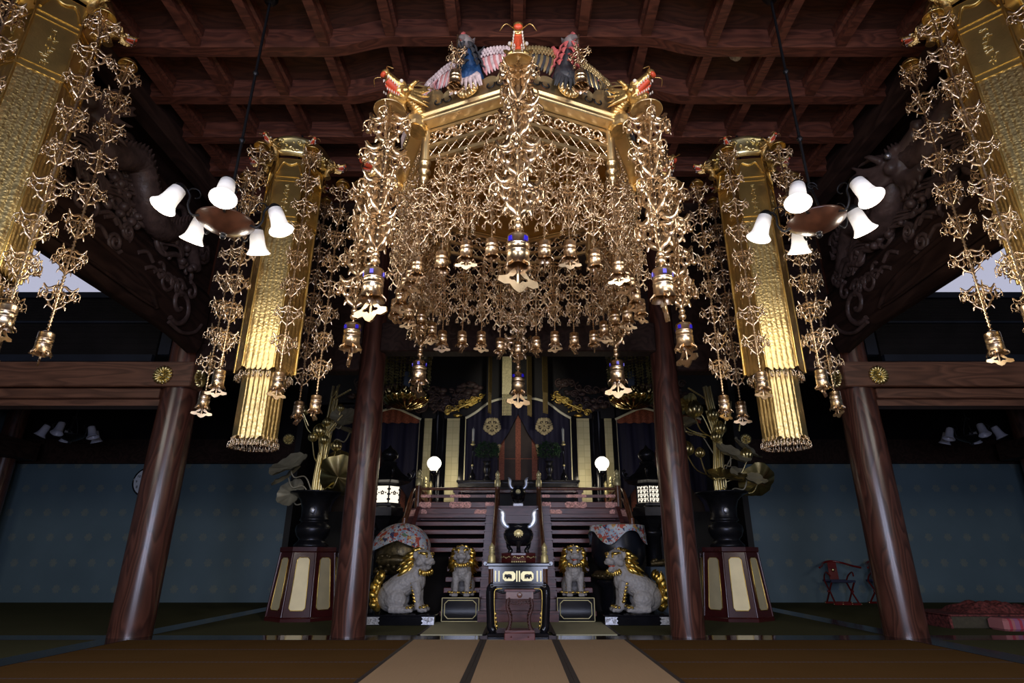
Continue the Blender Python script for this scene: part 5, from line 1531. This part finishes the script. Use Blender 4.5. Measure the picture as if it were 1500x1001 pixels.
    for k in range(22):
        f = k/21; p = (-.42 - .08*math.sin(PI*f), rnd.uniform(-.12, .12), .05 + .46*f); tuft(p, (-.75*(1 - f) - .1, rnd.uniform(-.6, .6), .35 + 1.1*f), .15 + .06*f, .055, rnd.uniform(-.05, .05))
    g.tube(bez([(-.40, 0, .12), (-.50, 0, .25), (-.47, 0, .42), (-.50, 0, .56), (-.48, 0, .66)], 5), [.06, .07, .07, .07, .065] + [.06]*8 + [.05, .045, .04, .03, .025, .02, .012, .005], 8)
    g.build('tail', M['goldleaf'], t)
    if op:
        g = MB(); g.M = T; g.sph((.175, 0, .022), .055, 12, 8, (1.25, 1.0, .45)); g.M = None; g.build('mouth', M['red'], t)
    g = MB()
    for s in (-1, 1): g.sph(tuple(T @ Vector((.240, s*.066, .158))), .009, 8, 6)
    g.build('pupils', M['black'], t)
    t.scale = (sc,)*3
    return t
for s, nm in ((-1, 'left'), (1, 'right')):
    op = s > 0
    lion('large grey lion statue with gilt mane, %s, on a black plinth' % ('mouth open red, facing left' if op else 'mouth closed, facing right'), (s*1.90 + (.05 if op else 0), 10.62, .165), 0 if s < 0 else PI, .965, R(-40) if s < 0 else R(40), op, 'large lion statues')
    t = thing('plinth', 'low black plinth with silver end plates under the large lion facing %s' % ('right' if s < 0 else 'left'), 'plinth', (s*1.875 + .05*(s > 0), 10.62, 0), 0, 'plinths of the large lions')
    b = MB(); b.box(-.53, .53, -.36, .36, 0, .13, bev=.006); b.box(-.55, .55, -.37, .37, .13, .155, bev=.005); b.build('block', M['black'], t)
    for q in (-1, 1):
        b = MB(); x0, x1 = sorted((q*.535, q*.33)); xi = q*.33
        b.prism([(q*.535, .012), (q*.535, .125), (xi, .125), (xi + q*.03, .095), (xi, .068), (xi + q*.03, .04), (xi, .012)], 'y', -.365, -.358)
        for k in range(14): b.sph((q*rnd.uniform(.37, .52), -.365, rnd.uniform(.03, .11)), .014, 6, 4, (1, .4, 1))
        b.build('silver_plate', M['silver'], t)
    lion('small grey lion statue with gilt curls on the gold-lined box %s of the table' % nm, (s*.975, 11.08, .385), R(-90), .80, 0, op, 'small lion statues')
    t = thing('lion_box', 'black lacquer box with gold lines under the small lion %s of the table' % nm, 'box', (s*.975, 11.06, 0), 0, 'gold-lined boxes under the small lions')
    b = MB(); b.box(-.325, .325, -.27, .36, 0, .385, bev=.006); b.build('body', M['black'], t)
    b = MB()
    def frame(pts, w):
        n = len(pts)
        for i in range(n):
            a, c = Vector((pts[i][0], -.274, pts[i][1])), Vector((pts[(i+1) % n][0], -.274, pts[(i+1) % n][1])); b.tube([tuple(a), tuple(c)], w, 4, (1, .5), up=(0, 1, 0))
    frame([(-.312, .012), (.312, .012), (.312, .372), (-.312, .372)], .010)
    frame([(-.21, .055), (.21, .055), (.265, .11), (.265, .285), (.21, .335), (-.21, .335), (-.265, .285), (-.265, .11)], .010)
    b.build('gold_lines', M['brass_pale'], t)

# ------------------------------------------------------------------ pedestals, vases, gilt lotus
def goldpan():
    return mat('pale_gold_panel', (.82, .70, .42), .55, .5, .06, 5)
M['goldpanel'] = goldpan()
for s, nm in ((-1, 'left'), (1, 'right')):
    t = thing('vase_pedestal', 'tapered dark red octagonal pedestal with gold panels, %s side of the hall' % nm, 'pedestal', (s*3.80 + (.04 if s > 0 else 0), 11.35, 0), 0, 'octagonal pedestals')
    a0 = R(-90 + 22.5 - s*7)
    b = MB(); b.lathe([(.64, 0), (.64, .05), (.615, .07), (.505, 1.10), (.53, 1.12), (.53, 1.19), (.001, 1.19)], 8, a0=a0, smooth=False, cap=False)
    for k in range(8):
        a = a0 + k*PI/4; b.cyl((.618*math.cos(a), .618*math.sin(a), .07), (.508*math.cos(a), .508*math.sin(a), 1.10), .018, 6)
    b.build('body', M['redlac'], t)
    for k in range(8):
        am = a0 + (k + .5)*PI/4
        if math.sin(am) > .3: continue
        rad = Vector((math.cos(am), math.sin(am), 0)); tan = Vector((-math.sin(am), math.cos(am), 0))
        def pp(u, f, d=0):
            r = (.615 - .11*f)*math.cos(PI/8) + .004 + d; return tuple(rad*r + tan*u + Vector((0, 0, .07 + 1.03*f)))
        wb, wt = .135, .105
        poly = [(-wb + .035, .10), (wb - .035, .10), (wb, .14), (wt, .88), (wt - .035, .92), (-wt + .035, .92), (-wt, .88), (-wb, .14)]
        b = MB(); b.add([pp(u, f, .003) for u, f in poly], [tuple(range(8))], False); b.add([pp(u, f, .003) for u, f in poly] + [pp(u, f, -.01) for u, f in poly], [(i, (i+1) % 8, 8 + (i+1) % 8, 8 + i) for i in range(8)], False)
        b.mi = 1
        pr_ = [pp(u, f, .004) for u, f in poly]; b.tube(pr_, .007, 5, closed=True)
        b.build('gold_panel', [M['goldpanel'], M['goldleaf']], t)
    t = thing('flower_vase', 'black bronze vase with wide rim on the %s octagonal pedestal' % nm, 'vase', (s*3.80 + (.04 if s > 0 else 0), 11.35, 1.19), 0, 'black bronze vases')
    b = MB(); b.lathe([(.001, 0), (.30, 0), (.31, .04), (.25, .10), (.23, .14), (.28, .20), (.315, .30), (.30, .38), (.23, .43), (.22, .45), (.26, .47), (.25, .50), (.235, .53), (.245, .70), (.29, .84), (.40, .93), (.48, .955), (.49, .98), (.44, .985), (.30, .90), (.2, .80), (.001, .78)], 36); b.build('body', M['bronze'], t)
    b = MB(); b.sph((s*-.03, -.255, .64), .055, 12, 7, (1, .4, 1.15)); b.build('crest', M['silver'], t)
    # gilt lotus arrangement
    t = thing('gilt_lotus', 'tall gilt lotus arrangement of leaves, buds and flowers in the %s bronze vase' % nm, 'flower arrangement', (s*3.80 + (.04 if s > 0 else 0), 11.35, 2.0), 0, 'gilt lotus arrangements')
    rnd = random.Random(60)
    b = MB()
    for k in range(12):
        a = k*PI/6; r0 = .09; b.tube(bez([(r0*math.cos(a), r0*math.sin(a), -.02), (.09*math.cos(a) + s*-.0, .09*math.sin(a), .5), (.07*math.cos(a) + .05, .07*math.sin(a), 1.2), (.06*math.cos(a) + .12*(s < 0) - .04*(s > 0), .05*math.sin(a), 1.75 + .25*(k % 3))], 5), .026, 6)
    b.build('stem_bundle', M['brass'], t)
    if s < 0: leaves = [(-.48, .62, -.28, .36, (35, -20), 1), (-.58, .46, -.05, .30, (20, -35), 1), (.46, .42, -.32, .40, (-58, 10), 0), (-.52, .16, .1, .28, (60, -30), 1), (.40, 1.58, -.1, .27, (48, 15), 1), (.46, 1.36, .15, .30, (10, 20), 1), (.30, .80, .25, .26, (40, 20), 0)]
    else: leaves = [(-.02, .40, -.40, .36, (22, 5), 0), (.42, .40, -.30, .34, (30, 15), 1), (.72, .36, -.02, .36, (-52, -10), 0), (-.62, 1.46, -.05, .28, (30, -10), 1), (.58, .98, .0, .30, (25, 40), 1), (.15, .82, -.35, .34, (30, 25), 1), (-.45, 1.85, 0, .25, (-40, -30), 0)]
    for x, z, y, r, (tx, ty), dark in leaves:
        T = Matrix.Translation((x, y, z)) @ Matrix.Rotation(R(ty), 4, 'Y') @ Matrix.Rotation(R(tx), 4, 'X')
        b = MB(); b.M = T; ph = rnd.uniform(0, 6)
        def fn(u, v, r=r, ph=ph):
            a = 2*PI*u; q = r*v*(1 + .05*math.sin(5*a + ph)); return (q*math.cos(a), q*math.sin(a), .22*r*v*v + .06*r*v*math.sin(4*a + ph) + .012*math.cos(12*a)*v)
        b.grid(fn, 40, 8)
        def fn2(u, v): p = fn(u, v); return (p[0], p[1], p[2] - .012)
        b.grid(fn2, 40, 8)
        b.M = None
        base = T @ Vector((0, 0, -.01))
        b.tube(bez([(.06*(1 if x > 0 else -1), 0, max(-.05, z - .55)), (x*.45, y*.4, z - .18), (x*.8, y*.9, z - .20), tuple(base)], 5), .014, 6)
        b.build('lotus_leaf', M['leafback'] if dark else M['brass'], t)
    buds = [(-.02, 1.30, -.22, .12), (-.14, 1.18, -.2, .09), (.10, 1.12, -.26, .085), (.06, 1.5, -.1, .08), (.34, 1.0, -.25, .10), (.30, 1.78, -.1, .07), (-.42, 1.72, -.1, .10)] if s < 0 else [(-.05, 1.62, -.2, .11), (.05, 1.35, -.22, .12), (-.05, 1.18, -.25, .10), (-.62, .95, -.2, .13), (-.38, .88, -.2, .09), (.50, .85, -.2, .11), (.22, 1.65, -.12, .10), (-.72, 1.75, -.1, .11), (-.40, 1.72, -.2, .16)]
    for x, z, y, r in buds:
        b = MB()
        for k in range(7):
            a = 2*PI*k/7
            q = [(x, y, z - r), (x + .75*r*math.cos(a), y + .75*r*math.sin(a), z - .35*r), (x + .8*r*math.cos(a), y + .8*r*math.sin(a), z + .4*r), (x + .25*r*math.cos(a), y + .25*r*math.sin(a), z + 1.25*r)]
            b.tube(bez(q, 4), [.1*r, .25*r, .35*r, .42*r, .45*r, .46*r, .46*r, .44*r, .4*r, .33*r, .25*r, .15*r, .03*r], 6, (1, .5), up=(math.cos(a), math.sin(a), 0))
        b.tube(bez([(x*.15, 0, z - .5), (x*.7, y*.5, z - .38), (x, y, z - r)], 5), .013, 6)
        b.build('lotus_bud', M['brass'], t)
    # beaded sprays
    b = MB()
    for p0, p1 in ([((.12, -.1, 1.95), (.50, -.2, 2.14)), ((.14, -.2, 1.28), (.40, -.25, 1.62)), ((-.25, -.2, 1.40), (-.40, -.3, 1.72)), ((.1, -.1, 2.0), (.2, 0, 2.3))] if s < 0 else [((.42, -.2, 1.30), (.52, -.2, 1.72)), ((.28, -.2, 1.55), (.34, -.2, 1.9)), ((-.2, -.1, 1.2), (-.62, -.2, 1.30)), ((-.1, 0, 2.0), (-.45, -.1, 2.2))]):
        q = [tuple(Vector(p0).lerp(Vector(p1), i/18)) for i in range(19)]; b.tube(q, [.024 if i % 2 else .014 for i in range(18)] + [.004], 6)
    b.build('beaded_spray', M['brass'], t)

# ------------------------------------------------------------------ wooden fish drum and bowl gong under patchwork cloths
t = thing('wooden_fish', 'large dark carved wooden fish drum on a black stand, under the left patchwork cloth', 'drum', (-2.15, 11.40, 0))
b = MB(); b.sph((0, 0, 1.10), .46, 24, 14, (1.0, .9, .92)); b.tube([(-.3, -.28, .95), (0, -.40, .98), (.3, -.28, .95)], .09, 10)
for k in range(40):
    rn = random.Random(k); a = rn.uniform(-2.8, -.3); z = rn.uniform(.75, 1.05); b.sph((.44*math.cos(a), .40*math.sin(a), z), .045, 7, 5)
b.build('body', M['carvegold'] if 'carvegold' in M else M.setdefault('carvegold', mat('dark_gilt_carving', (.10, .075, .035), .35, .6, .6, 16, .3, 40)), t)
b = MB(); b.lathe([(.50, .0), (.50, .04), (.44, .08), (.40, .40), (.46, .60), (.50, .66), (.50, .72), (.001, .72)], 28); b.build('stand', M['black'], t)
b = MB()
def fnc(u, v):
    a = 2*PI*u; front = .5 - .5*math.sin(a)
    e = R(88 - v*(88 + 18 + 16*math.sin(4*a) ))
    if math.sin(a) < -.1: e = R(88 - v*(70 + 26*abs(math.cos(a*1.0))))
    r = 1 + .02*math.sin(9*a)*v
    return (.535*r*math.cos(e)*math.cos(a), .50*r*math.cos(e)*math.sin(a), 1.16 + .46*math.sin(e) + .0)
b.grid(fnc, 72, 24)
o = b.build('cloth_cover', M['patch'], loc=(-2.15, 11.40, 0)); tag(o, 'colourful patchwork cloth draped over the wooden fish drum left of the steps', 'cloth', 'patchwork cloths')
t = thing('bowl_gong', 'big black bronze bowl gong on a carved stand right of the steps', 'gong', (1.84, 11.40, 0))
b = MB(); b.lathe([(.001, .80), (.30, .80), (.43, .90), (.49, 1.06), (.495, 1.22), (.46, 1.42), (.45, 1.50), (.475, 1.53), (.47, 1.55), (.43, 1.54), (.42, 1.42), (.45, 1.2), (.40, .95), (.001, .86)], 40); b.build('bowl', M['gongb'] if 'gongb' in M else M.setdefault('gongb', mat('black_bronze_gong', (.012, .014, .022), .32, .3, .3, 4)), t)
b = MB(); b.lathe([(.30, .64), (.45, .66), (.49, .70), (.47, .76), (.42, .80), (.30, .80)], 32)
for k in range(26):
    a = 2*PI*k/26; b.sph((.47*math.cos(a), .47*math.sin(a), .71), .045, 8, 6, (1, 1, .7))
b.build('carved_ring', M['carvegold'], t)
b = MB(); b.lathe([(.46, 0), (.46, .06), (.38, .10), (.36, .5), (.44, .60), (.44, .64), (.001, .64)], 28); b.build('stand', M['black'], t)
b = MB()
def fng(u, v):
    a = 2*PI*u
    hem = .10 + .24*abs(math.cos(2*a + .9))**2.2
    if v < .5: r = .50*(v/.5); return (r*math.cos(a), r*math.sin(a), 1.60 - .03*(v/.5)**4)
    f = (v - .5)/.5; r = .50 + .035*f + .015*math.sin(10*a)*f; return (r*math.cos(a), r*math.sin(a), 1.57 - hem*f)
b.grid(fng, 96, 20)
o = b.build('cloth_cover', M['patch'], loc=(1.84, 11.40, 0)); tag(o, 'colourful patchwork cloth with pointed corners draped over the bowl gong', 'cloth', 'patchwork cloths')
b = MB(); b.box(2.37, 2.88, 11.2, 11.7, 0, .86, bev=.01); o = b.build('covered_box', M['greyblue']); tag(o, 'blue-grey covered box behind the large lion facing left', 'box')
b = MB(); b.tube([(2.4, 11.3, .91), (2.6, 11.28, .93), (2.86, 11.3, .91)], .05, 8)
for k in range(18): rn = random.Random(k); b.sph((rn.uniform(2.40, 2.86), 11.3, rn.uniform(.90, .97)), .04, 7, 5)
o = b.build('carved_bar', M['carvegold']); tag(o, 'dark gilt carved bar lying on the blue-grey covered box', 'carving')
# ------------------------------------------------------------------ bronze lanterns with lit windows
def win_mat():
    m, t, b = nt('lit_paper_window'); b.inputs['Emission Color'].default_value = (1, .90, .72, 1); b.inputs['Emission Strength'].default_value = 1.15; b.inputs['Base Color'].default_value = (.8, .75, .65, 1); return m
M['litwin'] = win_mat()
for s, nm in ((-1, 'left'), (1, 'right')):
    t = thing('standing_lantern', 'black bronze lantern with lit %s windows standing %s of the altar steps' % ('flower-pierced' if s < 0 else 'leaf-lattice', nm), 'lantern', (s*2.70, 12.35, .04), 0, 'bronze lanterns beside the steps')
    b = MB(); b.lathe([(.42, 0), (.42, .12), (.36, .16), (.30, .30), (.20, .42), (.16, .60), (.16, 1.35), (.22, 1.42), (.22, 1.47), (.15, 1.52)], 6); b.lathe([(.15, 1.5), (.30, 1.70), (.36, 1.76), (.36, 1.92), (.30, 1.96), (.30, 2.0)], 6, smooth=False); b.build('shaft', M['bronze'], t)
    b = MB(); a0 = R(-90 + (20 if s < 0 else -14))
    b.lathe([(.265, 2.0), (.265, 2.36)], 6, a0=a0, smooth=False); b.build('lit_windows', M['litwin'], t)
    b = MB()
    for k in range(6):
        a = a0 + k*PI/3; a2 = a + PI/3; p = Vector((.275*math.cos(a), .275*math.sin(a), 0)); q = Vector((.275*math.cos(a2), .275*math.sin(a2), 0))
        b.cyl(tuple(p + V(0, 0, 2.0)), tuple(p + V(0, 0, 2.36)), .016, 6)
        for z in (2.005, 2.355): b.cyl(tuple(p + V(0, 0, z)), tuple(q + V(0, 0, z)), .014, 6)
        nrm = ((p + q)/2).normalized()
        def W(f, z, d=.004): return tuple(p.lerp(q, f) + V(0, 0, z) + nrm*d)
        if s < 0:
            for j in range(5): an = j*2*PI/5 + .3; b.sph(W(.5 + .10*math.cos(an), 2.21 + .028*math.sin(an)), .017, 6, 5)
            for f in (.24, .76): b.sph(W(f, 2.21), .016, 6, 5)
            for f in (.06, .94):
                for j in range(3): b.sph(W(f, 2.08 + .10*j), .022, 6, 5)
        else:
            for j in range(4):
                for i in range(3):
                    c = (.2 + .3*i, 2.05 + .085*j)
                    b.tube([W(c[0] - .11, c[1] - .03), W(c[0], c[1] + .015), W(c[0] + .11, c[1] - .03)], .010, 4); b.tube([W(c[0], c[1] - .04), W(c[0], c[1] + .04)], .009, 4)
                    b.sph(W(c[0] + .13, c[1] + .03), .013, 6, 4)
    b.build('lattice', M['bronze'], t)
    b = MB(); b.lathe([(.28, 2.36), (.34, 2.40), (.50, 2.44), (.52, 2.47), (.44, 2.53), (.30, 2.62), (.20, 2.74), (.16, 2.80), (.18, 2.84), (.10, 2.88)], 6, a0=a0, smooth=False)
    for k in range(6):
        a = a0 + k*PI/3; b.tube(bez([(.44*math.cos(a), .44*math.sin(a), 2.50), (.54*math.cos(a), .54*math.sin(a), 2.52), (.58*math.cos(a), .58*math.sin(a), 2.62), (.52*math.cos(a), .52*math.sin(a), 2.66)], 4), .03, 7)
    b.build('roof', M['bronze'], t)
    b = MB(); b.lathe([(.10, 2.88), (.17, 2.95), (.18, 3.02), (.12, 3.10), (.05, 3.14), (.002, 3.22)], 18); b.build('finial', M['bronze'], t)

# ------------------------------------------------------------------ aisle furniture
def folding_chair(label, loc, rz):
    t = thing('folding_chair', label, 'chair', loc, rz, 'red folding chairs by the blue wall')
    for s in (-1, 1):
        b = MB(); b.tube([(s*.26, -.26, .03), (s*.24, .0, .28), (s*.24, .22, .50)], .020, 7); b.tube([(s*.25, .26, .03), (s*.25, .0, .28), (s*.25, -.24, .50)], .020, 7); b.sph((s*.27, 0, .28), .03, 8, 6); b.build('crossed_legs', M['redchair'], t)
        b = MB(); b.tube(bez([(s*.25, .20, .50), (s*.27, .10, .62), (s*.29, -.10, .70), (s*.26, -.22, .62)], 4), .018, 7); b.build('arm_post', M['redchair'], t)
    for y in (-.26, .26):
        b = MB(); b.box(-.30, .30, y - .03, y + .03, 0, .045, bev=.006); b.mi = 1
        for x in (-.30, -.1, .1, .30): b.sph((x, y - .032, .02), .014, 6, 4)
        b.build('foot_rail', [M['redchair'], M['brass']], t)
    b = MB(); b.grid(lambda u, v: (-.24 + .48*u, -.24 + .46*v, .50 - .04*math.sin(PI*v)), 4, 8); b.box(-.27, .27, -.27, -.22, .48, .53); b.box(-.27, .27, .20, .25, .48, .53); b.build('seat', M['navyseat'], t)
    b = MB(); b.tube(bez([(-.46, -.22, .80), (-.34, -.04, .84), (-.22, .18, .90), (0, .26, .94), (.22, .18, .90), (.34, -.04, .84), (.46, -.22, .80)], 6), .024, 8); b.build('curved_rail', M['redchair'], t)
    b = MB(); b.grid(lambda u, v: (-.10 + .2*u, .22 + .04*v, .52 + .40*v), 4, 6); b.box(-.10, .10, .245, .262, .55, .92); b.mi = 1; b.sph((0, .215, .74), .035, 10, 6, (1, .5, 1.2)); b.build('back_splat', [M['redchair'], M['brass']], t)
    return t
folding_chair('red lacquer folding chair against the blue wall, left one of the pair', (7.55, 14.85, 0), R(-6))
folding_chair('red lacquer folding chair against the blue wall, half hidden behind the column', (8.62, 14.88, 0), R(4))
b = MB(); b.box(6.60, 8.9, 9.85, 10.9, 0, .17, bev=.01); b.mi = 1; b.box(6.58, 8.92, 9.83, 10.92, .17, .195); b.box(6.58, 6.62, 9.83, 10.92, 0, .18); o = b.build('low_bench', [M['straw'], M['cushred']]); tag(o, 'low straw-sided bench with red edging at the right edge of the floor', 'bench')
b = MB(); rnd = random.Random(3)
b.grid(lambda u, v: (6.95 + 1.3*u, 10.0 + .7*v, .196 + (.12 + .03*math.sin(23*u) + .02*math.sin(17*v + 9*u))*min(1, 5*u, 5*(1 - u))*min(1, 5*v, 5*(1 - v))), 40, 20)
o = b.build('folded_cloth', M['cushred']); tag(o, 'heap of red patterned cloth lying on the low bench', 'cloth')
def stripe():
    m, t, b = nt('pink_striped_cloth'); x = node(t, 'ShaderNodeSeparateXYZ', {0: objco(t)}).outputs[0]
    f = math_(t, 'GREATER_THAN', math_(t, 'FRACT', math_(t, 'MULTIPLY', x, 6.5)), .72); g = math_(t, 'GREATER_THAN', math_(t, 'FRACT', math_(t, 'MULTIPLY', x, 3.1)), .55)
    t.links.new(mixc(t, f, mixc(t, g, (.52, .19, .19), (.40, .15, .26)), (.50, .06, .09)), b.inputs['Base Color']); b.inputs['Roughness'].default_value = .8; return m
M['stripe'] = stripe()
b = MB(); b.box(7.12, 8.3, 9.45, 9.80, .0, .17, bev=.03); o = b.build('floor_cushion', M['stripe']); tag(o, 'pink striped cushion on the floor in front of the low bench', 'cushion')
t = thing('wall_clock', 'round white wall clock on the blue wall, half behind the left column', 'clock', (-9.60, 15.44, 2.86))
b = MB(); b.lathe([(.001, 0), (.37, 0), (.37, .04), (.34, .05), (.335, .03)], 40); o = b.build('case', M['black'], t); o.rotation_euler = (R(90), 0, 0)
b = MB(); b.lathe([(.001, .032), (.336, .032)], 40); o = b.build('dial', M['dial'], t); o.rotation_euler = (R(90), 0, 0)
for h in range(1, 13):
    cu = bpy.data.curves.new('numeral', 'FONT'); cu.body = str(h); cu.size = .095; cu.align_x = 'CENTER'; cu.align_y = 'CENTER'; cu.extrude = .002
    tmp = bpy.data.objects.new('numeral', cu); COL.objects.link(tmp)
    me = bpy.data.meshes.new_from_object(tmp.evaluated_get(bpy.context.evaluated_depsgraph_get())); bpy.data.objects.remove(tmp)
    me.materials.clear(); me.materials.append(M['black'])
    o = bpy.data.objects.new('numeral', me); COL.objects.link(o); o.parent = t; a = R(90 - 30*h); o.location = (.265*math.cos(a), -.036, .265*math.sin(a)); o.rotation_euler = (R(90), 0, 0)
for nm, a, L_, w in (('hour_hand', 55, .17, .012), ('minute_hand', -20, .25, .008)):
    b = MB(); b.tube([(0, -.045, 0), (L_*math.cos(R(a)), -.045, L_*math.sin(R(a)))], w, 4, (1, .3), up=(0, 1, 0)); b.build(nm, M['black'], t)
# aisle posts near the far corners
for s, nm in ((-1, 'left'), (1, 'right')):
    b = MB(); b.lathe([(.24, .0), (.23, 3.3), (.22, 5.2)], 28, (s*12.75, 14.6, 0)); o = b.build('column', M['col']); o['kind'] = 'structure'; tag(o, 'dim round timber column in the far %s corner' % nm, 'column', 'round timber columns of the hall')
    b = MB(); b.box(*sorted((s*12.2, s*13.2)), 9.2, 14.9, 3.32, 3.75); struct(b.build('tie_beam', M['beam_dark']))
# ------------------------------------------------------------------ camera, light, view
cd = bpy.data.cameras.new('camera'); cam = bpy.data.objects.new('camera', cd); COL.objects.link(cam)
cam.location = (0, 0, 1.0); cam.rotation_euler = (R(90 + 20.4017), 0, 0)
cd.sensor_width = 36; cd.sensor_fit = 'HORIZONTAL'; cd.lens = 855*36/1500; cd.shift_x = -.006; cd.clip_start = .05; cd.clip_end = 60
S.camera = cam
def area(name, loc, rot, sx, sy, e, col, spread=None):
    L = bpy.data.lights.new(name, 'AREA'); L.shape = 'RECTANGLE'; L.size = sx; L.size_y = sy; L.energy = e; L.color = col
    if spread: L.spread = spread
    o = bpy.data.objects.new(name, L); COL.objects.link(o); o.location = loc; o.rotation_euler = rot; return o
def spot(name, loc, tgt, e, col, ang, blend=.5, size=.1):
    L = bpy.data.lights.new(name, 'SPOT'); L.energy = e; L.color = col; L.spot_size = R(ang); L.spot_blend = blend; L.shadow_soft_size = size
    o = bpy.data.objects.new(name, L); COL.objects.link(o); o.location = loc
    o.rotation_euler = (Vector(tgt) - Vector(loc)).to_track_quat('-Z', 'Y').to_euler(); return o
# daylight through the open front doors behind the camera: two door bays
for s in (-1, 1):
    area('door_daylight', (s*1.7, -4.2, 1.75), (R(90), 0, 0), 2.3, 3.1, 300, (.68, .74, 1.0))
for s in (-1, 1): area('transom_daylight', (s*7.2, -4.2, 5.1), (R(84), 0, R(s*18)), 5.0, 1.6, 190, (1.0, .94, .84))
# unseen fill spots, added to brighten the canopy
spot('canopy_fill_spot', (-2.2, -.6, 5.6), (0, 5.6, 4.4), 420, (1.0, .90, .78), 42, .6, .12)
spot('canopy_fill_spot', (2.2, -.6, 5.6), (0, 5.6, 4.4), 420, (1.0, .90, .78), 42, .6, .12)
spot('altar_fill_spot', (0, 9.4, 4.35), (0, 15.5, 5.0), 300, (1.0, .92, .76), 31, .8, .1)  # added fill, hidden behind the tie beam, brightens the arch trim
W = bpy.data.worlds.new('world'); S.world = W; W.use_nodes = True
W.node_tree.nodes['Background'].inputs[0].default_value = (.5, .6, .9, 1); W.node_tree.nodes['Background'].inputs[1].default_value = .03
S.cycles.use_denoising = True
S.cycles.max_bounces = 8; S.cycles.glossy_bounces = 4; S.cycles.diffuse_bounces = 3
S.cycles.sample_clamp_indirect = 4
S.view_settings.view_transform = 'Standard'; S.view_settings.look = 'None'; S.view_settings.gamma = 1; S.view_settings.use_curve_mapping = False
S.view_settings.exposure = 0.0
